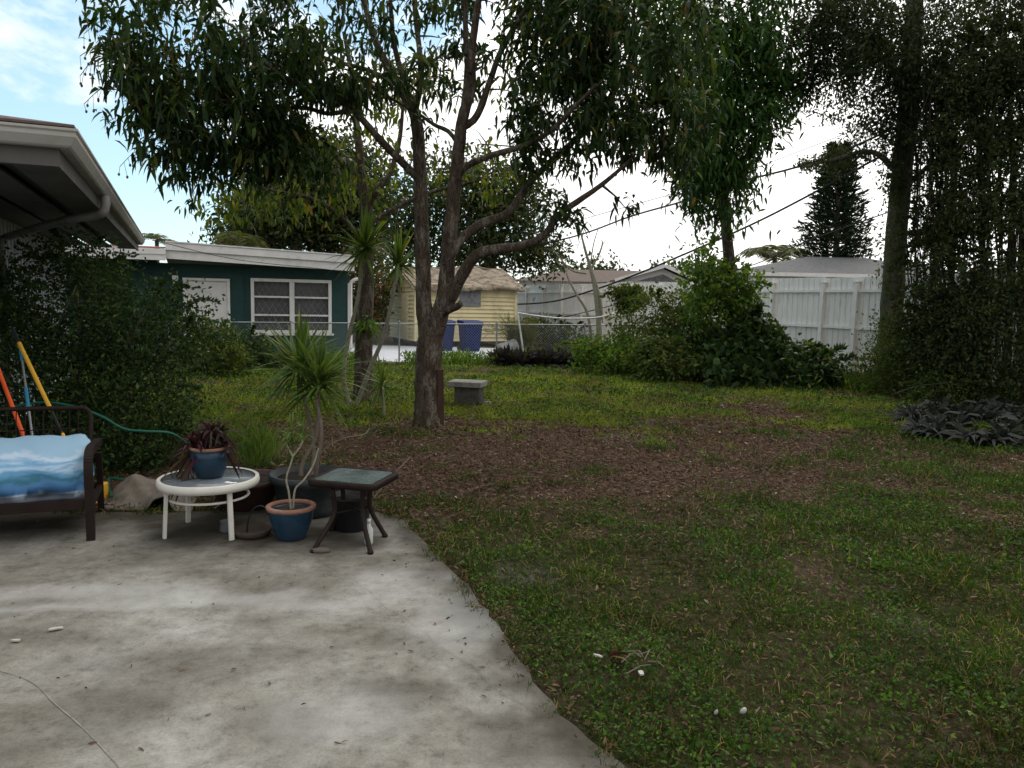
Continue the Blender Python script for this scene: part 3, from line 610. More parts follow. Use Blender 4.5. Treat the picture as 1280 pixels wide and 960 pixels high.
# right hand big tree with vines
YR = 15.5
rt = bigtree('tall_tree', 'tall fine-leaved tree with a thick mossy trunk in front of the white fence at right', (1112, 500), YR,
        [(1108, gy(1108, YR), .30), (1110, 450, .235), (1115, 380, .215), (1120, 300, .20), (1127, 220, .19), (1135, 130, .18), (1140, 60, .18), (1145, -20, .14), (1150, -90, .08)],
        [(1060, 40, YR, 75, 55, 1.6, 150), (1150, 30, YR, 110, 60, 1.6, 210), (1250, 60, YR, 80, 70, 1.4, 130), (1080, 130, YR, 55, 60, 1.0, 60), (1130, 180, YR-.4, 60, 60, .6, 80), (1230, 160, YR, 80, 60, 1.2, 90), (1180, 250, YR-.2, 40, 60, .6, 50), (1150, -60, YR, 200, 50, 2, 200), (1060, 205, YR-.3, 50, 14, .5, 16), (1020, 85, YR, 35, 40, .6, 50), (1180, 90, YR-.6, 90, 60, .8, 150), (1240, 20, YR-.6, 70, 50, 1, 120), (1040, 20, YR-.4, 60, 40, 1, 90), (1160, 140, YR-1, 50, 60, .5, 60), (1100, 60, YR-1, 70, 50, .7, 90)],
        fineleaf, bark2, 46, .10, .04, -25, 45, .13, extra=1,
        limbs=[[(1138, 110, YR, .1), (1110, 80, YR-.2, .07), (1060, 40, YR-.3, .05), (1020, 0, YR-.3, .03)], [(1135, 140, YR, .08), (1180, 90, YR+.2, .06), (1240, 40, YR+.3, .04)],
               [(1127, 220, YR, .07), (1090, 190, YR-.2, .05), (1040, 200, YR-.3, .03), (1000, 210, YR-.3, .02)], [(1125, 240, YR, .06), (1170, 200, YR-.1, .04), (1230, 160, YR, .03)]])
vm = MB()
for i in range(60):
    a0 = random.uniform(1135, 1280); yy = random.uniform(60, 200); yb = random.uniform(330, 480); Yv = YR-random.uniform(.3, 1.4)
    pth = [P(a0+random.gauss(0, 5)+(10 if q == 0 else 0), yy+(yb-yy)*q/5, Yv) for q in range(6)]; vm.tube(smooth_path(pth, 3), random.uniform(.006, .02), 4)
vm.build('vines', solid('vine_stem', (.03, .024, .018), .9, .3), rt)
for i_, (xa, xb, ya, yb) in enumerate(((1232, 1212, 500, 40), (1262, 1250, 500, 10), (1190, 1180, 490, 120), (1285, 1275, 500, -40))):
    Ys_ = 14.2; bx_ = Vector(((xa-640)/FPX*Ys_, Ys_, -.02)); sp_t = thing('sapling', bx_, ['slender dark sapling trunk inside the right thicket, second from its left', 'slender dark sapling trunk inside the right thicket, third from its left', 'slender dark sapling just right of the mossy trunk', 'slender dark sapling trunk at the far right picture edge'][i_], 'tree')
    q = MB(); q.tube(smooth_path([bx_, P((xa*2+xb)/3+random.gauss(0, 6), 330, Ys_), P((xa+2*xb)/3+random.gauss(0, 6), 180, Ys_), P(xb, ya*0+yb, Ys_)], 5), [.075-.055*k_/15 for k_ in range(16)], 7); q.build('trunk', bark, sp_t)
    q = MB(); C = [P(xa+(xb-xa)*t__+random.gauss(0, 16), 330+(yb-330)*t__, Ys_+random.gauss(0, .3)) for t__ in rng.random(26)]; V_, F_ = cluster_leaves(C, 22, .12, .045, -35, 40, .3, .10, True); q.add(V_, F_); q.build('crown', vineleaf, sp_t)
# leafy sleeve along the trunk
C = [P(1108+q*.08+random.gauss(0, 13), 480-q, YR-.2+random.gauss(0, .05)) for q in np.arange(0, 420, 4)]; f = MB(); V_, F_ = cluster_leaves(C, 20, .085, .045, -30, 45, .2, .10, True); f.add(V_, F_); f.build('climber', oliveleaf, rt)

def bush(name, label, base, ells, leafm, n, Ln, W, cl=22, jit=.09, elev=10, spread=45, stemmat=None, cheap=True, shell=.35, stems=5, cat='bush', group=None, droop=.2, sprays=0, clump=(.25, .5, 2.2)):
    """ells: (centre, radii, weight)"""
    base = Vector(base); t = thing(name, base, label, cat, group); C = []
    tot = sum(e[1][0]*e[1][1]*e[1][2] for e in ells)**1
    ws = np.array([(e[1][0]*e[1][2]) for e in ells]); ws = ws/ws.sum()
    for (c, r), q in zip(ells, ws): C.append(inell(max(2, int(n*q)), c, r, shell))
    C = np.concatenate(C); C[:, 2] = np.maximum(C[:, 2], .03)
    if n > 350: C = C[sst(clump[0], clump[1], fbm(C[:, 0]+C[:, 1]*.6, C[:, 2]+C[:, 1]*.4, clump[2], 3, n % 17)) > rng.random(len(C))]
    f = MB(); V_, F_ = cluster_leaves(C, cl, Ln, W, elev, spread, droop, jit, cheap); f.add(V_, F_); sm = MB()
    for i in range(sprays or max(6, n//14)):
        c, r = ells[random.randrange(len(ells))]; a_ = random.uniform(0, 6.283); e_ = random.uniform(-.1, 1.3); dd = Vector((math.cos(a_)*math.cos(e_), math.sin(a_)*math.cos(e_), math.sin(e_)))
        p0 = Vector(c)+Vector((dd.x*r[0], dd.y*r[1], dd.z*r[2]))*.85; Lw = random.uniform(.2, .5)*(Ln/.08)**.5; pth = [p0+dd*Lw*q_-Zv*Lw*.5*q_*q_ for q_ in np.linspace(0, 1, 6)]; sm.tube(pth, [.006, .005, .004, .003, .002, .002], 3, cap=False)
        ps = np.repeat(np.array([tuple(p_) for p_ in smooth_path(pth, 4)]), 3, 0); ds_ = rng.normal(0, .8, ps.shape)+np.array(tuple(dd)); V_, F_ = leaf4(ps, ds_, Ln*rng.uniform(.6, 1.1, len(ps)), W*rng.uniform(.7, 1.1, len(ps))); f.add(V_, F_)
    f.build('foliage', leafm, t)
    limbs = []
    for i in range(stems):
        c, r = ells[i % len(ells)]; a = base+Vector((random.gauss(0, r[0]*.25), random.gauss(0, .1), 0)); top = Vector(c)+Vector((random.gauss(0, r[0]*.3), random.gauss(0, r[1]*.3), r[2]*.5))
        pth = smooth_path([a, (a+top)/2+Vector((random.gauss(0, .06), 0, .05)), top], 4); rr = list(np.linspace(.022, .008, len(pth))); sm.tube(pth, rr, 5); limbs.append((pth, rr))
    idx_ = rng.choice(len(C), min(len(C), 90), replace=False); connect(limbs, C[idx_], sm, .01, 3, .003, .012)
    sm.build('stems', stemmat or twigm, t); return t
# vine walls at right
bush('vine_thicket', 'tall dark thicket of vines and leaves at the right edge of the yard', P(1225, gy(1225, 13.5), 13.5),
     [EP(1250, 240, 13.6, 70, 90, .7), EP(1165, 330, 14.4, 28, 90, .4), EP(1170, 430, 14.0, 40, 60, .5), EP(1270, 30, 13.8, 60, 80, .6), EP(1200, 200, 14.0, 40, 90, .4), EP(1230, 100, 14, 60, 60, .5), EP(1255, 500, 12.8, 70, 40, .5), EP(1225, 330, 13.5, 75, 90, .8), EP(1250, 430, 13.2, 90, 80, .9), EP(1190, 430, 13.6, 55, 70, .7), EP(1280, 120, 13.8, 60, 90, .6), EP(1180, 350, 13.8, 35, 70, .5)], vineleaf, 2600, .09, .042, 24, .12, -25, 45, stems=14, shell=.05, clump=(.38, .54, 1.5), sprays=420, stemmat=solid('thicket_stem', (.035, .028, .02), .9, .3))
bush('vine_thicket', 'continuation of the dark vine thicket beyond the right picture edge', P(1450, gy(1450, 13.0), 13.0),
     [EP(1400, 250, 13.2, 90, 170, .8), EP(1400, 450, 12.8, 90, 90, .8), EP(1560, 300, 12.6, 110, 190, .8), EP(1560, 480, 12.0, 110, 90, .8)], vineleaf, 1500, .12, .055, 20, .2, -25, 45, stems=14, shell=.05, clump=(.36, .52, 1.5), sprays=150)
bush('vine_tangle', 'tangled brown-green undergrowth at the foot of the tall mossy trunk', P(1140, gy(1140, 14.2), 14.2),
     [EP(1130, 440, 14.3, 40, 55, .5), EP(1165, 470, 14.0, 50, 40, .5), EP(1100, 470, 14.5, 30, 25, .4), EP(1200, 490, 13.2, 60, 25, .5)], oliveleaf, 650, .06, .03, 24, .14, 0, 50, stems=14, shell=.1)

# ------------------------------------------------------------------ bushes centre right (in front of white fence)
BS = [('taro_bush', 'large arrow-leaved plants in front of the broad-leaved bush at the lawn edge', 940, 15.6, [EP(925, 464, 15.6, 42, 13, .4)], bushleaf, 30, .26, .12),
      ('front_bush', 'yellowish low bush at the lawn edge below the climbing vine', 860, 16.0, [EP(850, 462, 16.0, 45, 16, .4), EP(830, 440, 16.4, 30, 18, .3)], oliveleaf, 150, .13, .06),
      ('vine_bush', 'bright green leafy vine climbing round the bare reddish tree trunk', 905, 16.9, [EP(900, 360, 16.8, 45, 28, .5), EP(905, 390, 16.7, 50, 30, .6), EP(880, 330, 16.9, 22, 26, .4), EP(925, 360, 16.6, 22, 25, .3)], lightleaf, 170, .13, .06),
      ('olive_bush', 'olive-green bush directly behind the low weeds left of the climbing vine', 815, 18.2, [EP(815, 410, 18.2, 55, 45, .8), EP(860, 400, 18, 40, 40, .7), EP(840, 445, 17.6, 60, 28, .6)], oliveleaf, 360, .11, .055),
      ('broad_leaf_bush', 'glossy broad-leaved green bush just right of the climbing vine', 955, 16.4, [EP(935, 425, 16.4, 38, 32, .6), EP(975, 450, 16.2, 38, 22, .6), EP(930, 450, 16, 50, 25, .5)], bushleaf, 260, .2, .09),
      ('low_bush', 'low spreading green bush at the edge of the lawn beneath the olive bush', 800, 17.6, [EP(790, 450, 17.4, 45, 20, .5), EP(745, 440, 17.8, 25, 20, .4)], lightleaf, 150, .12, .06),
      ('leafy_bush', 'low leafy bush at the foot of the white fence near its tilted panel', 1015, 15.6, [EP(1015, 465, 15.6, 38, 20, .5), EP(985, 470, 15.4, 30, 18, .5)], bushleaf, 170, .17, .06),
      ('dark_bush', 'dark shaded bush behind the chain-link fence near the sagging white pipe', 700, 24, [EP(700, 425, 24, 45, 18, .5), EP(680, 412, 24.5, 30, 14, .4)], vineleaf, 200, .10, .045),
      ('shade_bush', 'dark inner bush between the olive bush and the broad-leaved bush', 890, 17.4, [EP(895, 440, 17.2, 70, 30, .6), EP(870, 455, 16.8, 40, 20, .5)], bushleaf, 300, .13, .06)]
for nm, lb, px, Yc, el, mt_, n, a, b_ in BS:
    bush(nm, lb, Vector(((px-640)/FPX*Yc, Yc, -.02)), el, mt_, n, a, b_, 22, .12, -5, 45, cheap=a < .13, shell=.2)
bush('topiary_shrub', 'small round-headed clipped shrub in front of the white fence', Vector(((790-640)/FPX*20, 20, 0)), [EP(786, 376, 20, 19, 16, .35), EP(778, 366, 20, 14, 8, .25)], oliveleaf, 90, .11, .055, 22, .09, stems=3)
bush('grass_clump', 'tan dried grass clump beside the tipped grey tub', Vector(((647-640)/FPX*21.5, 21.5, 0)), [EP(650, 425, 21.5, 18, 16, .3)], palmmat, 50, .4, .015, 20, .05, 60, 25, cheap=False, stems=2, cat='grass')
# palm-like sprout by the fence
def frond(mb, base, d, L_, W_, n=22, droop=.5, smat=0):
    d = Vector(d).normalized(); side = d.cross(Zv).normalized(); pts = []
    for i in range(8): s = i/7; pts.append(base+d*L_*s-Zv*droop*L_*s*s)
    mb.tube(pts, [.012*(1-.8*i/7) for i in range(8)], 4, mi=0)
    ps = []; ds = []
    for i in range(n):
        s = .12+.88*i/(n-1); p = base+d*L_*s-Zv*droop*L_*s*s
        for sg in (-1, 1): ps.append(p); ds.append(side*sg+d*.55-Zv*random.uniform(.15, .5))
    l = np.array([W_*math.sin(math.pi*(.15+.8*(i//2)/n))*random.uniform(.85, 1.1)+.02 for i in range(2*n)])
    V_, F_ = leaf6(np.array([tuple(p) for p in ps]), np.array([tuple(q) for q in ds]), l, np.full(2*n, max(.018, W_*.07)), .3); mb.add(V_, F_)
def palm(name, label, px, py, Yc, hgt_px, L_, nf, mat, W_=.3, tr=.05, cat='palm', droop=.55):
    base = Vector(((px-640)/FPX*Yc, Yc, 0)); top = P(px, py, Yc); t = thing(name, base, label, cat)
    tk = MB(); tk.tube(smooth_path([base, (base+top)/2+Vector((.05, 0, 0)), top], 4), tr, 7); tk.build('trunk', bark2, t)
    fr = MB()
    for i in range(nf):
        a = 2*math.pi*i/nf+random.uniform(-.2, .2); e = random.uniform(.1, 1.3); frond(fr, top, (math.cos(a), math.sin(a), e), L_*random.uniform(.8, 1.1), W_, droop=droop)
    fr.build('fronds', mat, t); return t
palm('palm_sprout', 'young light green palm sprout in front of the white fence rails', 1000, 445, 16.4, 0, .75, 8, lightleaf, .28, .02, droop=.3)
palm('coconut_palm', 'distant pale palm left of the dark pine above the fence', 968, 322, 48, 0, 2.6, 14, palmmat, 1.2, .14)
palm('small_palm', 'tiny distant palm top just right of the near house eave', 196, 300, 40, 0, 1.2, 12, palmmat, .5, .1)
palm('shaggy_palm', 'shaggy palm with hanging brown fronds behind the teal house roof', 300, 300, 27, 0, 1.5, 22, palmmat, .5, .15, droop=1.0)

# dark purple rosette plants
def rosette(name, c, label, cat, group, n, Ln, W, mat, elev=40, spread=20, droop=.6):
    t = thing(name, c, label, cat, group); f = MB(); az = rng.uniform(0, 6.283, n); el = np.radians(rng.normal(elev, spread, n))
    d = np.stack([np.cos(el)*np.cos(az), np.cos(el)*np.sin(az), np.sin(el)], 1); p = np.repeat(np.array([tuple(c)]), n, 0)+rng.normal(0, .025, (n, 3)); p[:, 2] = abs(p[:, 2])
    V_, F_ = leaf6(p, d, Ln*rng.uniform(.6, 1.15, n), W*rng.uniform(.8, 1.2, n), droop); f.add(V_, F_); f.build('leaves', mat, t); return t
def copy_tree(o, parent=None):
    c = o.copy(); COL.objects.link(c); c.parent = parent
    for ch in list(o.children): copy_tree(ch, c)
    return c
r0 = rosette('purple_plant', Vector((0, 0, 0)), 'dark purple rosette plant along the chain-link fence near the tipped grey tub', 'plant', 'purple rosette plants along the chain-link fence', 44, .75, .08, purpleleaf, 62, 16, .35)
first = True
for i in range(15):
    px = 622+i*7.6; Yp = 19.3+random.uniform(-.4, .5)
    o = r0 if first else copy_tree(r0); first = False
    o.location = ((px-640)/FPX*Yp, Yp, -.02); o.rotation_euler.z = random.uniform(0, 6); s = random.uniform(.8, 1.15); o.scale = (s, s, s)
r1 = rosette('dark_leaf_plant', Vector((0, 0, 0)), 'one of the dark broad-leaved plants heaped at the foot of the right-hand thicket', 'plant', 'dark broad-leaved plants below the thicket', 40, .60, .055, darkbroad, 48, 26, .65)
first = True
for i in range(60):
    px = random.uniform(1135, 1320); t_ = (px-1120)/180; py = random.uniform(512+8*(px < 1170), 545+t_*22)
    q = G(px, py); o = r1 if first else copy_tree(r1); first = False
    o.location = (q.x, q.y, -.02); o.rotation_euler.z = random.uniform(0, 6); s = random.uniform(.7, 1.1); o.scale = (s, s, s)
r2 = rosette('debris_plant', G(1062, 472), 'small dark-leaved plant at the foot of the tilted fence panel', 'plant', None, 26, .4, .07, darkbroad)

# ------------------------------------------------------------------ LEFT BIG BUSH
bush('large_bush', 'large dark green bush filling the corner between the near house wall and the patio', Vector((-4.2, 7.4, -.02)),
     [EP(90, 400, 7.9, 115, 85, .75), EP(185, 420, 7.7, 70, 70, .6), EP(60, 500, 7.3, 90, 80, .6), EP(170, 510, 7.3, 75, 70, .5), EP(100, 335, 8.2, 60, 35, .5), EP(225, 450, 7.8, 38, 45, .4), EP(10, 390, 8.2, 50, 60, .5), EP(30, 560, 7.0, 60, 50, .4), EP(120, 570, 6.9, 80, 35, .35), EP(200, 560, 7.0, 35, 25, .3)], bushleaf, 1500, .06, .028, 26, .12, 0, 45, shell=.2, stems=16, sprays=70)
bush('side_bush', 'smaller light-leaved bush in front of the white door of the teal house', Vector((-5.9, 15.5, -.02)), [EP(260, 440, 15.3, 36, 32, .5), EP(285, 455, 15.2, 28, 20, .4), EP(245, 415, 15.4, 18, 18, .3)], oliveleaf, 170, .10, .045, 20, .12)
bush('corner_bush', 'dim green bush against the teal wall below the barred window', Vector((-5.2, 17.2, -.02)), [EP(310, 440, 17.2, 30, 25, .4), EP(340, 455, 17.2, 35, 14, .35)], bushleaf, 120, .10, .05, 20, .12)
bush('grassy_weed', 'feathery bright green weed tuft right behind the white round table', Vector((-2.35, 7.2, -.02)), [EP(310, 565, 7.1, 35, 18, .25)], lightleaf, 55, .16, .008, 22, .06, 70, 18, cheap=True, stems=2, cat='weed')

# ------------------------------------------------------------------ background trees
bigtree('background_tree', 'dark rounded tree behind the teal house roof', (350, 440), 30, [(370, gy(370, 30), .3), (370, 330, .25), (372, 250, .15)],
        [(350, 255, 30, 62, 45, 2.2, 230), (410, 225, 30, 55, 60, 2.0, 230), (325, 290, 30, 60, 24, 2, 150), (420, 290, 31, 50, 35, 2, 150), (460, 250, 30, 40, 60, 2, 120)], farleaf, bark2, 26, .26, .11, -20, 40, .35)
bigtree('background_tree', 'broad olive tree behind the yellow shed', (610, 440), 34, [(610, gy(610, 34), .35), (612, 330, .28), (615, 250, .15)],
        [(560, 240, 34, 60, 50, 2.2, 150), (630, 250, 34, 55, 50, 2.2, 170), (600, 310, 34, 80, 30, 2.2, 140), (670, 315, 35, 35, 25, 1.6, 60), (500, 290, 34, 40, 50, 2, 90)], farleaf, bark2, 26, .27, .12, -20, 40, .38)
bigtree('background_tree', 'reddish-leaved shrub tree between the teal house and the yellow shed', (455, 440), 27, [(462, gy(462, 27), .12), (462, 390, .1), (460, 350, .06)],
        [(460, 345, 27, 30, 35, 1.2, 70), (455, 390, 27, 20, 25, 1, 40)], leafmat('reddish_leaf', [(0, (.03, .045, .015)), (.6, (.06, .075, .02)), (.8, (.14, .07, .04)), (1, (.28, .09, .05))], .25), bark2, 24, .22, .09, -20, 40, .25)
bush('background_hedge', 'dark hedge far behind the carport gap and yellow shed', Vector((-6.0, 38, 0)), [EP(470, 395, 38, 60, 30, 1.0), EP(360, 390, 38, 60, 30, 1.0), EP(560, 385, 38, 60, 25, 1)], farleaf, 260, .3, .12, 22, .4)
for i, (px, rx, lb) in enumerate([(735, 60, 'low treetops behind the brown-roofed house'), (870, 60, 'distant treetop between the two neighbour houses'), (1040, 90, 'distant treetops behind the grey-roofed house'), (1230, 110, 'distant trees glimpsed through the right-hand thicket')]):
    bigtree('distant_tree', lb, (px, 400), 70, [(px, gy(px, 70), .3), (px, 370, .25)], [(px, 352, 70, rx, 16, 3, 120)], farleaf, bark2, 24, .5, .25, 0, 45, .7)
# norfolk pine
YN = 40; pb = Vector(((1042-640)/FPX*YN, YN, 0)); pine = thing('norfolk_pine', pb, 'dark conical pine standing behind the grey-roofed house', 'tree')
tk = MB(); tk.tube([pb, P(1045, 320, YN), P(1050, 175, YN)], [.25, .18, .04], 8); nd = MB()
z0, z1 = P(1043, 335, YN), P(1049, 185, YN)
for i in range(30):
    s = i/29; c = z0+(z1-z0)*s; rad_ = (2.2-1.75*s if s > .15 else 1.9)*random.uniform(.85, 1.1)
    for k in range(9):
        a = 2*math.pi*k/9+random.uniform(-.3, .3); L_ = rad_*random.uniform(.8, 1.1); d = Vector((math.cos(a), math.sin(a), .12))
        tk.tube([c, c+d*L_*.6-Zv*.1, c+d*L_], [.03, .02, .008], 3, cap=False)
        ps = np.array([tuple(c+d*L_*q) for q in np.linspace(.2, 1, 26)]); dd = np.tile(np.array(tuple(d)), (26, 1))*.8+rng.normal(0, .45, (26, 3)); dd[:, 2] += .45
        V_, F_ = leaf4(ps, dd, np.full(26, .34), np.full(26, .09)); nd.add(V_, F_)
tk.build('trunk', bark2, pine); nd.build('needles', pinemat, pine)

# bare shrub
bs = thing('bare_shrub', Vector(((748-640)/FPX*22, 22, -.02)), 'leafless multi-stemmed shrub in front of the white fence behind the sagging pipe', 'shrub'); tb = MB(); LM = []
Yb = 22
for l in ([(750, gy(750, 22), .09), (748, 400, .075), (745, 370, .065), (740, 342, .055), (733, 318, .04), (727, 295, .025), (722, 275, .012)], [(752, 400, .05), (750, 375, .05), (742, 345, .045), (738, 338, .03), (748, 320, .025), (753, 305, .02), (752, 300, .01)],
          [(742, gy(742, 22), .04), (735, 395, .04), (722, 370, .035), (712, 352, .03), (706, 335, .015), (702, 320, .01)], [(733, 342, .03), (715, 338, .025), (702, 325, .018), (690, 310, .01)], [(738, 330, .02), (742, 305, .015), (748, 285, .01)], [(735, 325, .02), (728, 300, .012), (733, 278, .008)]):
    Lm([(a, b_, Yb, r) for a, b_, r in l], sides=6)
CL = [tuple(P(random.uniform(700, 775), random.uniform(270, 330), Yb+random.uniform(-.5, .5))) for _ in range(40)]
connect(LM, CL, tb, .012); tb.build('stems', palestem, bs)

# ------------------------------------------------------------------ DRACAENAS
def head(mb, c, r, n, droop=.55, W=.03, up=.25):
    az = rng.uniform(0, 6.283, n); el = np.radians(np.clip(rng.normal(22, 38, n), -60, 85)); d = np.stack([np.cos(el)*np.cos(az), np.cos(el)*np.sin(az), np.sin(el)], 1)
    p = np.repeat(np.array([tuple(c)]), n, 0)+d*.02; p[:, 2] += rng.uniform(-.06, .06, n)
    # 4-segment blades
    Ln = r*rng.uniform(.75, 1.2, n); sd_ = unit(np.cross(d, np.array([[0, 0, 1.]])+rng.normal(0, .15, (n, 3)))); prev = None
    S = [0, .15, .4, .7, 1]; Wd = [.5, .9, 1, .7, .04]; rows = []
    for s, w_ in zip(S, Wd):
        q = p+d*(Ln*s)[:, None]; q[:, 2] -= droop*Ln*s**2.2*rng.uniform(.99, 1.01, n)*np.cos(el)
        rows += [q+sd_*W*w_*.5, q-sd_*W*w_*.5]
    V_ = np.stack(rows, 1).reshape(-1, 3); F_ = np.array([[2*i, 2*i+1, 2*i+3, 2*i+2] for i in range(4)])[None]+(np.arange(n)*10)[:, None, None]
    mb.add(V_, F_.reshape(-1, 4), True)
def dracaena(name, label, base, stems, heads, sr=.02, cat='plant'):
    t = thing(name, base, label, cat); s_ = MB()
    for st in stems:
        pth = smooth_path(st, 5); s_.tube(pth, list(np.linspace(sr*1.25, sr*.8, len(pth))), 7, jitter=.1)
    s_.build('stem', palestem, t); h = MB()
    for c, r, n, *o_ in heads: head(h, c, r, n, *o_)
    h.build('leaves', dracmat, t); return t
b3 = G(437, 507); Y3 = b3.y
dracaena('tall_dracaena', 'tall spiky dracaena with two leaf heads in front of the slim dark trunk', b3, [[b3, P(430, 470, Y3), P(436, 420, Y3), P(447, 375, Y3-.1), P(455, 320, Y3-.1)], [b3+Vector((.1, 0, 0)), P(462, 462, Y3-.1), P(478, 425, Y3-.2), P(488, 385, Y3-.3), P(497, 335, Y3-.3)]],
         [(P(456, 312, Y3-.1), .62, 110, .22, .045), (P(498, 332, Y3-.3), .52, 75, .25, .042)], .03)
b4 = G(480, 520); dracaena('short_dracaena', 'short spiky dracaena on the ground between the two trunks', b4, [[b4, P(479, 500, b4.y), P(477, 484, b4.y)]], [(P(477, 482, b4.y), .40, 75, .2, .028)], .02)

# ------------------------------------------------------------------ HOUSES
# near house (left)
EC = Vector((-2.70, 4.85, 0))     # eave corner on plan
hs = thing('near_house', EC, 'near house corner at left with white gutter, dark boarded eave and pale siding', 'house')
LEN = 10.3; LW = 6.0
def hp(a, b_, z): return EC+u*a-v*b_+Zv*z     # a along the right eave (depth), b inward (left)
gut = MB()
prof = [(0, 2.60), (.0, 2.585), (.012, 2.575), (.012, 2.55), (.045, 2.50), (.06, 2.49), (.12, 2.49), (.12, 2.60), (.108, 2.60), (.108, 2.502), (.062, 2.502), (.022, 2.555), (.022, 2.59), (.012, 2.60)]
n = len(prof)
vs = [hp(0+q[0], q[0], q[1]) for q in prof]; ve = [hp(LEN, q[0], q[1]) for q in prof]; vl = [hp(q[0], LW, q[1]) for q in prof]
gut.add(vs+ve, [(i, (i+1) % n, n+(i+1) % n, n+i) for i in range(n)]+[tuple(range(n, 2*n))]); gut.add(vs+vl, [((i+1) % n, i, n+i, n+(i+1) % n) for i in range(n)])
gut.build('gutter', whitegut, hs)
# nested mitred soffit frames
def frame_strip(mb, a0, a1, z0, z1, mi=0):
    for side in (0, 1):
        P_ = (lambda s, i, z: hp(s, i, z)) if side == 0 else (lambda s, i, z: hp(i, s, z))
        Ls = LEN if side == 0 else LW
        q = [P_(a0, a0, z0), P_(Ls, a0, z0), P_(Ls, a1, z0), P_(a1, a1, z0)]
        q2 = [p+Zv*(z1-z0) for p in q]; mb.add(q+q2, [(0, 1, 2, 3), (4, 7, 6, 5), (0, 4, 5, 1), (1, 5, 6, 2), (2, 6, 7, 3), (3, 7, 4, 0)])
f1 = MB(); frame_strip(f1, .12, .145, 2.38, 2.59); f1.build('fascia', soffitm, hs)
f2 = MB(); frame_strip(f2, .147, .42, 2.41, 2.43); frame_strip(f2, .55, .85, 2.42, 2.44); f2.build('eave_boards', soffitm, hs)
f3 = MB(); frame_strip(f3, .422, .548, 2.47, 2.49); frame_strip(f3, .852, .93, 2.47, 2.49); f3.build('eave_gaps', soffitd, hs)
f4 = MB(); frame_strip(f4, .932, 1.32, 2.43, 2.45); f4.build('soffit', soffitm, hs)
# walls (pale siding with vertical grooves)
wl = MB(); 
WB = 1.30
a = WB
wl.box((hp((WB+LEN)/2, WB+.06, 1.285)), (LEN-WB, .1, 2.6), (u, -v, Zv)); wl.box(hp(WB+.06, (WB+LW)/2+.06, 1.285), (.1, LW-WB-.1, 2.6), (u, -v, Zv))
k = WB
while k < LEN: wl.box(hp(k, WB+.0, 1.2), (.02, .016, 2.43), (u, -v, Zv)); k += .2
wl.build('wall', siding, hs)
rf = MB(); rp = .22
q = [hp(.02, .02, 2.61), hp(LEN, .02, 2.61), hp(LEN, 4, 2.61+4*rp), hp(4, 4, 2.61+4*rp)]; rf.add(q+[p+Zv*.015 for p in q], [(3, 2, 1, 0), (4, 5, 6, 7), (0, 1, 5, 4), (1, 2, 6, 5), (2, 3, 7, 6), (3, 0, 4, 7)])
q = [hp(.02, .02, 2.61), hp(4, 4, 2.61+4*rp), hp(4, LW, 2.61+4*rp), hp(.02, LW, 2.61)]; rf.add(q+[p+Zv*.015 for p in q], [(3, 2, 1, 0), (4, 5, 6, 7), (0, 1, 5, 4), (1, 2, 6, 5), (2, 3, 7, 6), (3, 0, 4, 7)])
rf.build('roof', shingle_b, hs)
dk = MB(); dk.add([hp(.147, .147, 2.595), hp(LEN, .147, 2.595), hp(LEN, 6, 2.595), hp(.147, 6, 2.595)], [(0, 1, 2, 3)]); dk.build('roof_deck', soffitd, hs)
ds = MB(); s0 = hp(2.6, .06, 2.49); e0 = hp(4.6, WB-.06, 2.2)
pth = smooth_path([s0, s0-Zv*.10, s0-Zv*.17-v*.06+u*.05, s0-v*.35+u*.45-Zv*.2, e0+v*.15-u*.1+Zv*.02, e0-Zv*.06, e0-Zv*.3, Vector((e0.x, e0.y, .1))], 5); ds.tube(pth, .042, 10); ds.build('downspout', solid('downspout_grey', (.24, .235, .22), .5, .2, 4, .05, dirt=(.12, .115, .10)), hs)

# teal house
TA = Vector((-.289*20, 20, 0)); TN = -u   # wall plane through TA facing us
def tp(px, py, off=0): return WP(px, py, TA+TN*off, u)
th = thing('teal_house', Vector((TA.x, TA.y, 0)), 'teal stucco house with white fascia, white door and barred window beyond the chain-link fence', 'house')
wr = tp(437, 400); w0 = (wr-TA).dot(v); wl_ = -9.5
def tq(s, z, off=0): return TA+v*s+Zv*z+TN*off
def sz(px, py): q = tp(px, py); return (q-TA).dot(v), q.z
b = MB()
ds0, dzt = sz(228, 347); ds1, _ = sz(287, 349)
ws0, wzt = sz(313, 347.5); ws1, _ = sz(414, 352); _, wzb = sz(363, 416.5)
zt = 2.36
# front wall with openings
def wallrect(mb, s0, s1, z0, z1, off=-.075, th_=.15): mb.box(tq((s0+s1)/2, (z0+z1)/2, off), (s1-s0, th_, z1-z0), (v, -u, Zv))
wallrect(b, wl_, ds0, 0, zt); wallrect(b, ds0, ds1, dzt, zt); wallrect(b, ds1, ws0, 0, zt); wallrect(b, ws0, ws1, wzt, zt); wallrect(b, ws0, ws1, 0, wzb); wallrect(b, ws1, w0, 0, zt)
b.box(tq(w0-.075, zt/2, -4), (.15, 7.7, zt), (v, -u, Zv)); b.box(tq((wl_+w0)/2, zt/2, -7.9), (w0-wl_, .15, zt), (v, -u, Zv))
b.build('wall', teal, th)
d_ = MB(); d_.box(tq((ds0+ds1)/2, dzt/2, -.05), (ds1-ds0-.1, .05, dzt-.06), (v, -u, Zv)); dr = d_.build('door', white, th, .004)
d_ = MB()
for s in (ds0+.03, ds1-.03): d_.box(tq(s, dzt/2, .005), (.06, .06, dzt), (v, -u, Zv))
d_.box(tq((ds0+ds1)/2, dzt-.03, .003), (ds1-ds0-.12, .055, .06), (v, -u, Zv)); d_.build('door_frame', white, dr)
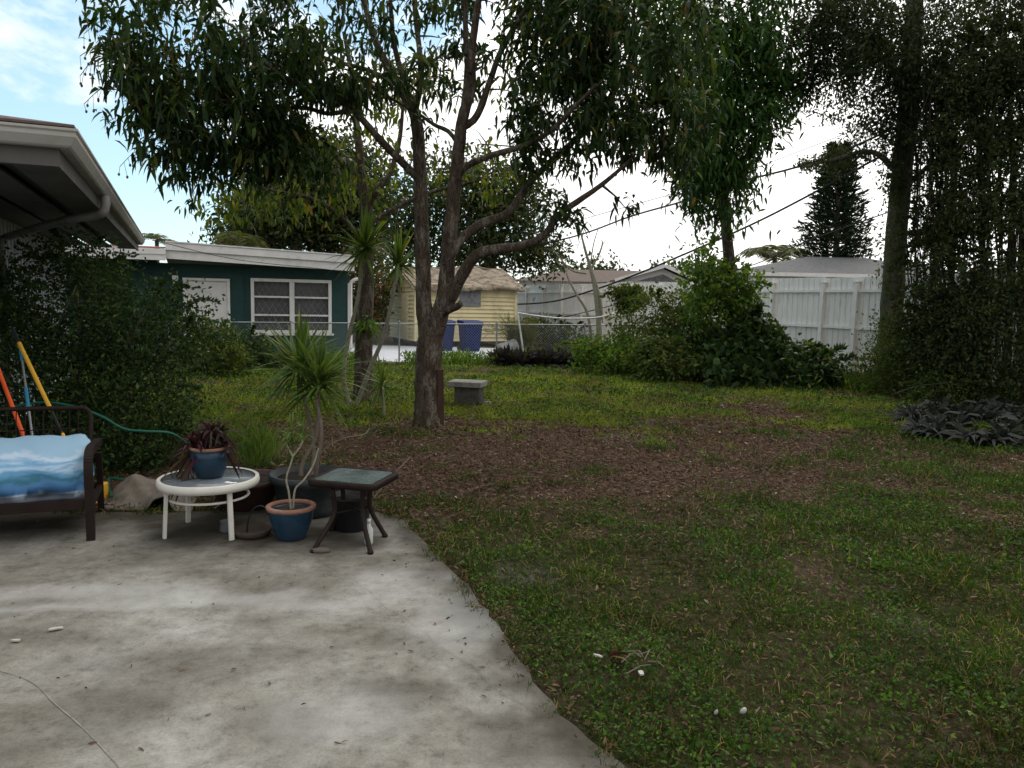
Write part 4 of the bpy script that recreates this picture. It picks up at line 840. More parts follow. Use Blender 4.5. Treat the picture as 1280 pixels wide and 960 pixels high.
d_ = MB(); d_.lathe(tq(ds1-.17, 1.0, .0), [(0, 0), (.03, .01), (.03, .05), (0, .06)], 10, tilt=Matrix.Rotation(R(90), 3, 'X')); d_.build('door_handle', galv, dr)
gl = MB(); gl.box(tq((ws0+ws1)/2, (wzt+wzb)/2, -.1), (ws1-ws0, .02, wzt-wzb), (v, -u, Zv)); win = gl.build('window', glassd, th)
fr = MB(); sm_ = (ws0+ws1)/2; hh = (wzt+wzb)/2
for s in (ws0+.04, ws1-.04): fr.box(tq(s, hh, .01), (.08, .09, wzt-wzb), (v, -u, Zv))
fr.box(tq(sm_, hh, .012), (.12, .08, wzt-wzb-.161), (v, -u, Zv))
for z in (wzt-.04, wzb+.04): fr.box(tq(sm_, z, .012), (ws1-ws0-.162, .09, .08), (v, -u, Zv))
for k in (1, 2):
    z = wzt+(wzb-wzt)*k/3
    for sa, sb in ((ws0+.081, sm_-.061), (sm_+.061, ws1-.081)): fr.box(tq((sa+sb)/2, z, .008), (sb-sa, .05, .045), (v, -u, Zv))
fr.build('window_frame', white, win, .004)
ba = MB()       # diamond security grille
for sa, sb in ((ws0+.09, sm_-.07), (sm_+.07, ws1-.09)):
    W_ = sb-sa; H_ = wzt-wzb-.18; st = .16; z0 = wzb+.09
    for sl_ in (1.6, -1.6):
        k = -H_/abs(sl_)
        while k < W_+H_/abs(sl_):
            # line s = k + z/sl
            pts_ = []
            for z in np.linspace(0, H_, 13):
                s = k+z/sl_ if sl_ > 0 else k+z/sl_+0
                if 0 <= s <= W_: pts_.append((s, z))
            if len(pts_) > 1: ba.tube([tq(sa+pts_[0][0], z0+pts_[0][1], -.06), tq(sa+pts_[-1][0], z0+pts_[-1][1], -.06)], .006, 3)
            k += st
ba.build('grille', solid('grille_paint', (.34, .32, .33), .6), win)
sl_ = MB(); sl_.box(tq(sm_, wzb-.03, .05), (ws1-ws0+.1, .1, .05), (v, -u, Zv)); sl_.build('sill', white, win, .004)
cd = MB(); s_, _ = sz(306, 380); cd.box(tq(s_, 1.55, .012), (.02, .02, 1.6), (v, -u, Zv)); cd.build('conduit', teal, th)
# roof: two tier fascia
OV = .6
rs0 = (WP(207, 320, TA+TN*OV, u)-TA).dot(v); rs1 = (WP(443, 335, TA+TN*OV, u)-TA).dot(v)
zA = WP(207, 323, TA+TN*OV, u).z; zB = WP(443, 339, TA+TN*OV, u).z
fa = MB()
def sloped(mb, s0, s1, z0a, z0b, h, off, t_):
    q = [tq(s0, z0a, off), tq(s1, z0b, off), tq(s1, z0b+h, off), tq(s0, z0a+h, off)]; mb.prism(q, u*t_)
sloped(fa, rs0, rs1, zA, zB, .20, OV, .04); sloped(fa, rs0, rs1, zA+.202, zB+.202, .17, OV+.05, .06); fa.build('fascia', white, th)
r_ = MB(); q = [tq(rs0, zA+.38, OV+.07), tq(rs1, zB+.38, OV+.07), tq(rs1, zB+.55, -8.3), tq(rs0, zA+.55, -8.3)]; r_.prism(q, Zv*.03)
q = [tq(rs0, zA+.02, OV-.05), tq(rs1, zB+.02, OV-.05), tq(rs1, zB+.02, -8.2), tq(rs0, zA+.02, -8.2)]; r_.prism(q, Zv*.02)
r_.build('roof', white, th)
# left roof piece: lower gutter and red roof
wq = MB(); zL0 = WP(190, 322, TA+TN*(OV+.25), u).z; wq.box(tq((wl_+rs0)/2-.1, (2.36+zL0+.15)/2, -.08), (rs0-wl_-.2, .12, zL0+.15-2.36), (v, -u, Zv)); wq.box(tq((wl_+rs0)/2-.1, zL0-.03, .35), (rs0-wl_-.2, .9, .02), (v, -u, Zv)); wq.build('eave_soffit', teal, th)
zL = WP(190, 322, TA+TN*(OV+.25), u).z; fa = MB(); ls1 = (WP(207, 320, TA+TN*(OV+.25), u)-TA).dot(v)
sloped(fa, wl_, ls1, zL-.05, zL-.05, .13, OV+.25, .12); sloped(fa, wl_, ls1, zL+.082, zL+.082, .13, OV+.27, .14); fa.build('gutter', white, th)
r_ = MB(); q = [tq(wl_, zL+.215, OV+.25), tq(ls1-.03, zL+.215, OV+.25), tq(ls1-.03, zL+.36, -1.5), tq(wl_, zL+.36, -1.5)]; r_.prism(q, Zv*.03); r_.build('roof_tiles', redroof, th)
lp = thing('wall_lamp', tp(219, 350, .06), 'small white lamp on the teal wall beside the white door', 'lamp')
q = tp(219, 348, .07); l_ = MB(); l_.box(q+Zv*.02, (.14, .1, .10), (v, -u, Zv)); l_.build('lamp_housing', white, lp, .01); l_ = MB(); l_.lathe(q-Zv*.15, [(0, 0), (.05, .01), (.055, .08), (.045, .118), (0, .12)], 12); l_.build('lamp_shade', white, lp)
# carport frame at the right end
cf = thing('carport_frame', tq(w0+.1, 0, 0), 'white metal frame standing at the right end of the teal house', 'frame')
c_ = MB(); pa = tp(437.5, 362); c_.beam(Vector((pa.x, pa.y, 0)), Vector((pa.x, pa.y, 2.0)), .1, .1); pth = smooth_path([Vector((pa.x, pa.y, 1.9)), Vector((pa.x, pa.y, 2.05))+v*.05, Vector((pa.x, pa.y, 2.12))+v*.25, Vector((pa.x, pa.y, 2.12))+v*.6], 4); c_.tube(pth, .045, 8); c_.build('frame', white, cf)

# driveway
dv = np.array([tuple(tq(a_, 0, o_))[:2] for a_, o_ in ((w0+.3, -.2), (w0+8.1, -.2), (w0+7.4, -3.2), (w0+2, -4.5), (w0+.5, -16), (w0-.0, -16))])
dv = np.array([tuple(G(*p))[:2] for p in [(425, 452), (520, 453), (640, 447), (652, 440), (640, 436), (560, 434), (470, 432), (445, 428), (425, 435)]])
o = slab('driveway', dv, .012, .1, drive_m, 0); tag(o, kind='structure')

# yellow shed
YS = 26.0; sc = P(520, 425, YS); SA = Vector((sc.x, sc.y, 0))
sh = thing('yellow_shed', SA, 'yellow clapboard shed with a torn brown roof and boarded window', 'shed')
def sp_(a, d, z, off=0): return SA+v*a+u*d+Zv*z     # a along front, d depth
SW = (WP(643, 400, SA, u)-SA).dot(v); SDp = 3.4; zb = .2; zt = 2.12; ridge = 2.72
sw = MB(); sw.box(sp_(SW/2, SDp/2, (zb+zt)/2), (SW-.04, SDp-.04, zt-zb), (v, u, Zv))
sw.prism([sp_(.02, .02, zt), sp_(.02, SDp-.02, zt), sp_(.02, SDp/2, ridge-.08)], v*(SW-.04))
z = zb
while z < ridge-.1:             # clapboards as wedge strips
    hgt = .14
    if z < zt-.02:
        q = [sp_(-.015, -.06, z), sp_(-.015, .0, z+.012), sp_(-.015, .0, z+hgt), sp_(-.015, -.006, z+hgt)]; sw.prism(q, v*(SW+.03))
        e = SDp
        q = [sp_(-.06, 0, z), sp_(0, 0, z+.012), sp_(0, 0, z+hgt), sp_(-.006, 0, z+hgt)]; sw.prism(q, u*SDp)
    else:
        i_ = (z-zt)/(ridge-zt)*SDp/2+.05
        if SDp-2*i_ > .1:
            q = [sp_(-.035, i_, z), sp_(0, i_, z), sp_(0, i_, z+hgt), sp_(-.008, i_, z+hgt)]; sw.prism(q, u*(SDp-2*i_))
    z += hgt
sw.build('wall', yellowm, sh)
tm = MB(); tm.box(sp_(-.03, -.03, (zb+zt)/2), (.1, .1, zt-zb), (v, u, Zv)); tm.build('corner_trim', yellowm, sh); tm = MB(); tm.box(sp_(SW+.02, -.02, (zb+zt)/2), (.1, .1, zt-zb), (v, u, Zv)); tm.build('corner_trim', yellowm, sh)
wa = (WP(574, 372, SA, u)-SA).dot(v); wb = (WP(600, 372, SA, u)-SA).dot(v); wz1 = WP(590, 359, SA, u).z; wz0 = WP(590, 383, SA, u).z
wn = MB(); wn.box(sp_((wa+wb)/2, -.07, (wz0+wz1)/2), (wb-wa, .03, wz1-wz0), (v, u, Zv)); wn.build('window_board', wood_grey, sh, .004)
dn = MB(); dn.box(sp_(-.065, SDp*.35, 1.0), (.03, .85, 1.55), (v, u, Zv)); dn.build('door', yellowm, sh, .004)
# ragged roof
rr_ = MB(); na, nd_ = 46, 16
for side in (0, 1):
    A_ = np.linspace(-.25, SW+.25, na); D_ = np.linspace(-.32, SDp/2, nd_); AA, DD = np.meshgrid(A_, D_)
    zz = zt-.02+(ridge-zt)*(DD+.0)/(SDp/2)+.06; zz = zz+.07*(fbm(AA, DD, 2.6, 3, 7+side)-.5)+.10*np.clip(np.sin(AA*4.2+fbm(AA, DD, 1, 2, 4)*6), .3, 1)*(AA > SW*.55)-.07
    zz = zz+.05; ed = (fbm(AA, DD*0, 4, 3, 3)-.5)*.3; DDe = np.where(DD < -.2, DD+ed*.6, DD); zz = np.where(DD < -.2, zz-.06-abs(ed)*.5, zz)
    dd = DDe if side == 0 else SDp-DDe
    pts_ = np.array(tuple(SA))[None, None]+AA[..., None]*np.array(tuple(v))+dd[..., None]*np.array(tuple(u)); pts_[..., 2] = zz
    i2 = np.arange(na*nd_).reshape(nd_, na); rr_.add(pts_.reshape(-1, 3), np.stack([i2[:-1, :-1], i2[:-1, 1:], i2[1:, 1:], i2[1:, :-1]], -1).reshape(-1, 4), True)
o = rr_.build('roof', tarp, sh); md = o.modifiers.new('thick', 'SOLIDIFY'); md.thickness = .05
for a_ in (.2, 1.1, 2.0, SW-.2):
    for d2 in (.15, SDp-.3): bk = MB(); bk.box(sp_(a_, d2, .1), (.35, .2, .2), (v, u, Zv)); bk.build('block', concrete_b, sh, .01)

# blue bins
def bin_(px, Yc, label):
    c = Vector(((px-640)/FPX*Yc, Yc, .012)); t = thing('recycling_bin', c, label, 'recycling bin', 'blue recycling bins')
    b = MB(); zs = [(0, .23, .24), (.12, .25, .26), (.8, .30, .30), (.84, .33, .33), (.88, .33, .33)]; vs = []
    for z, hx, hy in zs: vs += [c+v*sx*hx+u*sy*hy+Zv*z for sx, sy in ((-1, -1), (1, -1), (1, 1), (-1, 1))]
    fs = [(4*i+k, 4*i+(k+1) % 4, 4*i+4+(k+1) % 4, 4*i+4+k) for i in range(4) for k in range(4)]+[(3, 2, 1, 0)]; b.add(vs, fs); b.build('body', bluebin, t, .02)
    b = MB(); b.prism([c+v*(-.34)-u*.35+Zv*.885, c+v*(-.34)+u*.36+Zv*.885, c+v*(-.34)+u*.30+Zv*.98, c+v*(-.34)-u*.25+Zv*.95], v*.68); b.build('lid', bluebin, t, .02)
    b = MB(); b.beam(c-v*.3+u*.38+Zv*.9, c+v*.3+u*.38+Zv*.9, .03, .03); b.build('handle', bluebin, t)
    for sgn in (-1, 1):
        w_ = MB(); w_.lathe(c+v*sgn*.29+u*.24+Zv*.1, [(0, -.03), (.1, -.03), (.1, .03), (0, .03)], 16, tilt=(Matrix.Rotation(AU, 3, 'Z')@Matrix.Rotation(R(90), 3, 'Y'))); w_.build('wheel', blackm, t)
bin_(586.5, 24.3, 'blue wheeled recycling bin farther right in front of the yellow shed, fully visible')
bin_(552.5, 24.3, 'blue wheeled recycling bin half hidden behind the forked mango trunk')
# tipped tub
c = G(625, 449); Yc = 20.9; c = Vector(((622-640)/FPX*Yc, Yc, .24)); tl = Matrix.Rotation(AU+.15, 3, 'Z')@Matrix.Rotation(R(80), 3, 'Y')
t = thing('grey_tub', Vector((c.x, c.y, 0)), 'weathered grey tub tipped on its side behind the purple plants', 'tub'); b = MB(); b.lathe(c, [(.17, 0), (.2, .02), (.23, .5), (.25, .5), (.25, .53), (.21, .53), (.17, .04), (0, .03)], 22, tilt=tl); b.build('tub_body', drumm, t)

# ------------------------------------------------------------------ chain-link fence
cl = thing('chain_link_fence', CLA, 'low galvanised chain-link fence across the back of the lawn', 'fence')
CL0, CL1, CH = -3.0, 18.6, 1.0
def cq(s, z): return CLA+v*s+Zv*z
po = MB()
k = CL0
while k <= CL1:
    q = MB(); q.tube([cq(k, 0), cq(k, CH+.02)], .022, 8); q.lathe(cq(k, CH+.01), [(.03, 0), (.03, .02), (0, .05)], 8); q.build('post', galv, cl); k += 2.7
q = MB(); q.tube([cq(CL0, CH-.02), cq(CL1, CH-.02)], .017, 8); q.build('top_rail', galv, cl)
ms = MB(); st = .075; H_ = CH-.08
ns = int((CL1-CL0)/st)
for i in range(ns):
    s = CL0+i*st
    for sg in (1, -1):
        e = s+sg*H_; 
        if CL0 <= e <= CL1: ms.tube([cq(s, .03)+u*.003*sg, cq(e, .03+H_)+u*.003*sg], .0022, 3, cap=False)
ms.build('wire_mesh', galv, cl)
# pvc sagging pipe
Yv = 19.6; pp = thing('sagging_pipe', G(655, 452), 'thin white pipe on a leaning upright, sagging along the chain-link fence', 'pipe')
q = MB(); q.tube([Vector((P(655, 442, Yv).x, Yv, 0)), P(654, 438, Yv), P(647, 391, Yv)], .022, 8); q.build('upright', pvc, pp)
q = MB(); pth = smooth_path([P(647, 391, Yv), P(672, 395, Yv+.2), P(705, 398, Yv+.6), P(745, 397, Yv+1.2), P(772, 391, Yv+1.5), P(785, 391, Yv+1.6)], 6); q.tube(pth, .02, 8); q.tube([P(785, 391, Yv+1.6), P(786, 398, Yv+1.6)], .02, 8); q.build('crossbar', pvc, pp)
# black drooping cable over the yard
def wire(pts, r, label, leaf=None):
    q = MB(); q.tube(smooth_path(pts, 8), r, 5); o = q.build('cable', wirem); tag(o, label, 'cable'); return o
wire([P(636, 381, 29), P(690, 377, 27), P(740, 363, 25), P(790, 345, 24), P(850, 320, 23), P(930, 285, 22), P(1000, 250, 21), P(1110, 190, 20)], .03, 'thick black utility cable sloping down in front of the white fence to the yellow shed')
wire([P(560, 322, 34), P(700, 300, 30), P(790, 270, 27), P(853, 252, 25), P(935, 225, 23), P(985, 212, 22), P(1040, 195, 21), P(1140, 150, 19)], .03, 'black utility cable passing behind the dense tree and into the tall tree at right')
wire([P(690, 400, 32), P(780, 378, 30), P(930, 335, 27), P(1000, 305, 25), P(1060, 283, 24), P(1120, 262, 22)], .018, 'thin cable just above the grey roof between the pine and the mossy trunk')
wire([P(600, 180, 30), P(700, 187, 30), P(800, 188, 29), P(900, 186, 28)], .025, 'level black cable behind the right half of the mango crown')
wire([P(640, 300, 40), P(760, 265, 38), P(900, 225, 36), P(1010, 185, 34), P(1100, 150, 32)], .014, 'thinnest high cable crossing the bright sky right of the dense tree')
wire([P(190, 300, 15), P(300, 325, 18), P(420, 338, 20), P(520, 352, 25)], .008, 'thin service wire crossing in front of the white fascia of the teal house')
# vine sleeve on cable
vs_ = bush('cable_vine', 'leafy vine sleeve hanging on the black utility cable right of the dense tree', P(1030, 203, 21), [EP(1015, 205, 21, 20, 3, .10), EP(1050, 196, 20.5, 25, 4, .12)], vineleaf, 50, .10, .05, 20, .08, 0, 60, stems=2, cat='vine')

# ------------------------------------------------------------------ white fence
FA = G(1066, 465)+Vector((0, 0, 0)); FA.z = 0
wf = thing('white_fence', FA, 'tall white ribbed metal fence with posts and rails along the right side of the yard', 'fence')
def fq(t, z, off=0): return FA+u*t+Zv*z-v*off      # off towards the yard
FH = 2.42; T0, T1 = -8.5, 24
posts = [-8.3, -6.2, -4.1, -2.0, 0, 1.1, 3.0, 4.9, 6.8, 8.7, 10.6, 12.5, 14.4, 16.3, 18.2, 20.1, 22, 23.9]
for a_, b_ in zip(posts[:-1], posts[1:]):
    pn = MB(); s = a_; dzz = random.uniform(-.04, .03); n_ = max(1, round((b_-a_)/.19)); stp = (b_-a_)/n_; pts_ = []
    for i in range(n_):
        pts_ += [(s+.01, .0), (s+.03, .025), (s+stp-.03, .025), (s+stp-.01, .0)]; s += stp
    A0 = [fq(x, .02, y-.03) for x, y in pts_]; B0 = [fq(x, FH+dzz, y-.03) for x, y in pts_]; C0 = [p+v*.004 for p in A0]; D0 = [p+v*.004 for p in B0]; m_ = len(pts_)
    pn.add(A0+B0+C0+D0, [(i, i+1, m_+i+1, m_+i) for i in range(m_-1)]+[(2*m_+i+1, 2*m_+i, 3*m_+i, 3*m_+i+1) for i in range(m_-1)]+[(m_+i, m_+i+1, 3*m_+i+1, 3*m_+i) for i in range(m_-1)])
    pn.build('panel', fencem, wf)
for t_ in posts: q = MB(); q.box(fq(t_, (FH-.16)/2, .06), (.11, .10, FH-.16), (u, v, Zv)); q.box(fq(t_, FH-.145, .06), (.14, .13, .03), (u, v, Zv)); q.build('post', fencepost, wf, .004)
for z in (1.12, 2.05): q = MB(); q.box(fq((T0+T1)/2, z, .032), (T1-T0, .05, .07), (u, v, Zv)); q.build('rail', fencepost, wf)
# back section closing behind the shed
bf = thing('back_fence', fq(24, 0), 'distant white fence section with square panels right of the yellow shed', 'fence')
q = MB(); q.box(fq(24, 1.15)-v*3.6, (.05, 7.0, 2.3), (u, v, Zv)); q.build('panel', fencem, bf)
for i in range(5): q = MB(); q.box(fq(23.93, 1.2)-v*(.4+i*1.6), (.12, .12, 2.4), (u, v, Zv)); q.build('post', fencepost, bf)

# ------------------------------------------------------------------ neighbour houses beyond the fence
def gable_house(name, label, px0, px1, py_e, Yc, ridge_py, depth, wallm, roofm, gable_px=None, vent=True):
    A_ = P(px0, py_e, Yc); B_ = P(px1, py_e, Yc); ze = A_.z; zr = P((px0+px1)/2, ridge_py, Yc+depth/2).z; W_ = B_.x-A_.x; A_.z = 0
    t = thing(name, Vector((A_.x, A_.y, 0)), label, 'house'); ex = Vector((1, 0, 0)); ey = Vector((0, 1, 0))
    q = MB(); q.box(A_+ex*W_/2+ey*depth/2+Zv*ze/2, (W_, depth, ze)); q.build('wall', wallm, t)
    o_ = .5; q = MB()
    if gable_px is None:    # ridge along x, hip ends
        c0 = [A_+ex*(-o_)-ey*o_+Zv*ze, A_+ex*(W_+o_)-ey*o_+Zv*ze, A_+ex*(W_+o_)+ey*(depth+o_)+Zv*ze, A_-ex*o_+ey*(depth+o_)+Zv*ze]; r0_ = A_+ex*(depth*.45)+ey*depth/2+Zv*zr; r1_ = A_+ex*(W_-depth*.2)+ey*depth/2+Zv*zr
        q.add(c0+[r0_, r1_], [(0, 1, 5, 4), (1, 2, 5), (2, 3, 4, 5), (3, 0, 4), (3, 2, 1, 0)]); q.build('roof', roofm, t)
        q = MB(); q.box(A_+ex*W_/2-ey*(o_+.03)+Zv*(ze-.06), (W_+2*o_, .05, .16)); q.build('fascia', white, t)
    return t
gable_house('neighbour_house', 'low grey-shingled house behind the white fence beneath the dark pine', 940, 1190, 341, 34, 322, 9, white, shingle_g)
# brown roof house with white gable
YB = 44; A_ = P(655, 352, YB); zr = P(830, 334, YB).z; ze = P(830, 351, YB).z
nb = thing('neighbour_house', Vector((A_.x, YB, 0)), 'brown-shingled house with a white gable end behind the white fence', 'house')
gx = P(829, 340, YB).x; gl_ = P(772, 340, YB).x; gr = P(872, 340, YB).x; lx = P(650, 340, YB+2).x
q = MB(); q.prism([Vector((gl_+.4, YB, 0)), Vector((gr-.4, YB, 0)), Vector((gr-.4, YB, ze)), Vector((gx, YB, zr-.1)), Vector((gl_+.4, YB, ze))], Vector((0, 9, 0))); q.box(((lx+gl_)/2, YB+5.5, ze/2), (gl_-lx, 7, ze)); q.build('wall', white, nb)
q = MB(); q.prism([Vector((gl_-.2, YB-.5, ze-.12)), Vector((gx, YB-.5, zr)), Vector((gx, YB-.5, zr+.1)), Vector((gl_-.2, YB-.5, ze))], Vector((0, 10, 0))); q.prism([Vector((gr+.2, YB-.5, ze-.12)), Vector((gx, YB-.5, zr)), Vector((gx, YB-.5, zr+.1)), Vector((gr+.2, YB-.5, ze))], Vector((0, 10, 0)))
zl = P(745, 334, YB+4).z
q.add([Vector((lx-.5, YB+1.5, ze-.1)), Vector((gl_+1, YB+1.5, ze-.1)), Vector((gx, YB+5.5, zr)), Vector((lx+3, YB+5.5, zr)), Vector((lx-.5, YB+9.5, ze-.1))], [(0, 1, 2, 3), (0, 3, 4)]); q.build('roof', shingle_b, nb)
q = MB(); q.beam(Vector((gl_-.2, YB-.53, ze-.05)), Vector((gx, YB-.53, zr+.05)), .05, .2); q.beam(Vector((gr+.2, YB-.53, ze-.05)), Vector((gx, YB-.56, zr+.05)), .05, .2); q.build('fascia', white, nb)
q = MB(); q.prism([Vector((gl_+1.1, YB-.03, ze-.05)), Vector((gr-1.1, YB-.03, ze-.05)), Vector((gx, YB-.03, zr-.4))], Vector((0, .02, 0))); q.build('gable_vent', wood_grey, nb)

# ------------------------------------------------------------------ concrete block with slab by tree
c = G(583, 507); bb = thing('block_bench', c, 'low grey concrete block topped by a pale slab to the right of the mango trunk', 'bench'); ax = (Matrix.Rotation(R(-12), 3, 'Z')@Vector((1, 0, 0)), Matrix.Rotation(R(-12), 3, 'Z')@Vector((0, 1, 0)), Zv)
q = MB(); q.box(c+ax[1]*.15+Zv*.13, (.40, .28, .30), ax); q.build('block', concrete_b, bb, .012)
q = MB(); q.box(c+ax[1]*.15-ax[0]*.03+Zv*.325, (.54, .42, .085), ax); q.build('slab', slabm, bb, .012)
q = MB(); q.box(c+ax[1]*.15+ax[0]*.3+Zv*.03, (.09, .07, .06), ax); o = q.build('broken_brick', slabm, bevel=.01); tag(o, 'broken pale brick lying at the right foot of the concrete block', 'brick')

# ------------------------------------------------------------------ PATIO THINGS
# round white table
TC = Vector((G(261, 597, .37).x, G(261, 597, .37).y, 0)); TR = .325
rtb = thing('round_table', TC, 'round white metal side table with a frosted glass top at the patio edge', 'table')
q = MB(); q.lathe(TC, [(TR-.025, .365), (TR-.025, .33), (TR, .325), (TR+.004, .35), (TR, .375), (TR-.01, .38), (TR-.025, .375)], 48, cap=False); q.build('rim', whitetable, rtb)
q = MB(); q.lathe(TC, [(0, .362), (TR-.026, .362), (TR-.026, .37), (0, .37)], 48); q.build('tabletop', glass_w, rtb)
for px, py in ((289, 675), (213, 672), (277, 655), (236, 653)):
    g_ = G(px, py); dr_ = (g_-TC); dr_.z = 0; dr_.normalize(); top = TC+dr_*(TR-.05); q = MB(); q.beam(TC+dr_*(TR-.03), top+Zv*.335, .032, .02, up=dr_); q.build('leg', whitetable, rtb, .003)
q = MB(); pth = [TC+Vector((math.cos(a_)*(TR-.07), math.sin(a_)*(TR-.07), .25)) for a_ in np.linspace(0, 2*math.pi, 41)]; q.tube(pth, .009, 7); q.build('brace_ring', whitetable, rtb)
def pot(name, label, c, prof, mat, rim=None, rimprof=None, soilz=None, soilr=None, cat='pot', seg=32):
    t = thing(name, c, label, cat); q = MB(); q.lathe(c, prof, seg); q.build('body', mat, t)
    if rim: q = MB(); q.lathe(c, rimprof+[rimprof[0]], seg, cap=False); q.build('rim', rim, t)
    if soilz: q = MB(); q.lathe(c, [(0, soilz+.01), (soilr*.6, soilz+.012), (soilr, soilz)], seg); q.build('soil', soil, t)
    return t
pc = TC+Vector((0, .02, .371))
pot('glazed_pot', 'blue glazed pot with terracotta lip on the round white table', pc, [(.07, 0), (.085, .005), (.11, .07), (.125, .14), (.122, .19), (.105, .19), (.105, .16), (0, .15)], bluepot, clay, [(.118, .19), (.128, .195), (.128, .212), (.108, .212), (.105, .185)], .175, .108)
# cordyline
cp = pc+Zv*.175; cd_ = thing('cordyline', cp, 'dark red leafy plant growing in the blue pot on the round white table', 'plant'); q = MB(); st_ = []
for i in range(5):
    a_ = i*1.3; tp_ = cp+Vector((math.cos(a_)*.07, math.sin(a_)*.05, random.uniform(.05, .15))); q.tube([cp+Vector((math.cos(a_)*.03, math.sin(a_)*.03, 0)), tp_], [.010, .008], 6); st_.append(tp_)
q.build('stem', twigm, cd_); q = MB()
for tp_ in st_+[cp+Vector((-.12, 0, .04)), cp+Vector((.09, 0, .03))]:
    n_ = 20; az = rng.uniform(0, 6.283, n_); el = np.radians(rng.normal(25, 38, n_)); d = np.stack([np.cos(el)*np.cos(az), np.cos(el)*np.sin(az), np.sin(el)], 1)
    V_, F_ = leaf6(np.repeat([tuple(tp_)], n_, 0), d, rng.uniform(.11, .22, n_), rng.uniform(.018, .032, n_), .5); q.add(V_, F_)
q.build('leaves', redleaf, cd_)
q = MB(); n_ = 26; az = rng.uniform(2, 4.5, n_); el = np.radians(rng.normal(-30, 25, n_)); d = np.stack([np.cos(el)*np.cos(az), np.cos(el)*np.sin(az), np.sin(el)], 1)
V_, F_ = leaf6(np.repeat([tuple(cp+Vector((-.06, 0, .03)))], n_, 0), d, rng.uniform(.2, .36, n_), rng.uniform(.015, .03, n_), .5); q.add(V_, F_); q.build('drooping_leaves', leafmat('wilted_leaf', [(0, (.04, .025, .02)), (1, (.12, .07, .035))], .1), cd_)

# brown square table
BC = Vector((-1.045, 5.06, 0)); ba_ = R(-14); bx = Vector((math.cos(ba_), math.sin(ba_), 0)); by = Vector((-math.sin(ba_), math.cos(ba_), 0)); BH = .42
bt = thing('square_table', BC, 'dark brown metal side table with a glass top and splayed legs', 'table')
def rrect(c, hx, hy, r, z, n=6):
    out_ = []
    for sx, sy, a0 in ((1, 1, 0), (-1, 1, 90), (-1, -1, 180), (1, -1, 270)):
        for i in range(n+1):
            a_ = R(a0+90*i/n); out_.append(c+bx*(sx*(hx-r)+r*math.cos(a_))+by*(sy*(hy-r)+r*math.sin(a_))+Zv*z)
    return out_
def ringmesh(mb, rings, closed=True):
    n_ = len(rings[0]); vs = [p for r_ in rings for p in r_]; m_ = len(rings); rg = range(m_ if closed else m_-1)
    mb.add(vs, [(i*n_+k, i*n_+(k+1) % n_, ((i+1) % m_)*n_+(k+1) % n_, ((i+1) % m_)*n_+k) for i in rg for k in range(n_)], True)
q = MB(); ringmesh(q, [rrect(BC, .235, .215, .05, BH), rrect(BC, .245, .225, .055, BH-.012), rrect(BC, .24, .22, .05, BH-.045), rrect(BC, .215, .195, .04, BH-.045), rrect(BC, .205, .185, .035, BH-.006)]); q.build('frame', brownmetal, bt)
q = MB(); q.prism(rrect(BC, .206, .186, .035, BH-.014), Zv*.01); q.build('tabletop', glass_b, bt)
for i, (px, py) in enumerate(((392, 688), (463, 690), (481, 669), (415, 661))):
    f_ = G(px, py, .012); tp_ = BC+(Vector((f_.x, f_.y, 0))-BC)*.55+Zv*(BH-.05); mid = BC+(Vector((f_.x, f_.y, 0))-BC)*.52+Zv*.2
    q = MB(); pth = smooth_path([tp_, mid, f_], 6); 
    for a_, b_ in zip(pth[:-1], pth[1:]): pass
    q.tube(pth, .016, 8); q.lathe(Vector((f_.x, f_.y, 0)), [(.02, 0), (.02, .02), (.012, .022)], 10); q.build('leg', brownmetal, bt)
q = MB()
for a_, b_ in ((0, 2), (1, 3)):
    L4 = [(392, 688), (463, 690), (481, 669), (415, 661)]; f1_, f2_ = G(*L4[a_]), G(*L4[b_]); q.tube([BC+(f1_-BC)*.52+Zv*(.2+.012*a_), BC+(f2_-BC)*.52+Zv*(.2+.012*a_)], .008, 6)
q.build('cross_brace', brownmetal, bt)
# small items under tables
c = G(400, 690); q = MB(); q.lathe(c, [(0, 0), (.055, 0), (.06, .012), (.05, .026), (0, .028)], 18, sx=1.15, sy=.55); o = q.build('flat_stone', solid('stone_brown', (.11, .09, .075), .9, .3)); tag(o, 'flat brown stone wedged under the left leg of the square brown table', 'stone')
c = G(437, 664); pot('nursery_pot', 'black plastic nursery pot standing under the square brown table', c+Vector((0, .06, 0)), [(.10, 0), (.115, .01), (.135, .22), (.145, .225), (.145, .245), (.132, .245), (.125, .20), (0, .2)], blackm, soilz=.21, soilr=.126)
c = G(461, 680); bo = thing('white_bottle', c, 'small white plastic bottle behind the front leg of the square brown table', 'bottle'); q = MB(); q.lathe(c, [(.024, 0), (.028, .01), (.028, .10), (.012, .13), (.012, .145)], 16); q.build('body', bottlem, bo); q = MB(); q.lathe(c+Zv*.143, [(.014, 0), (.014, .025), (0, .026)], 12); q.build('cap', bottlem, bo)
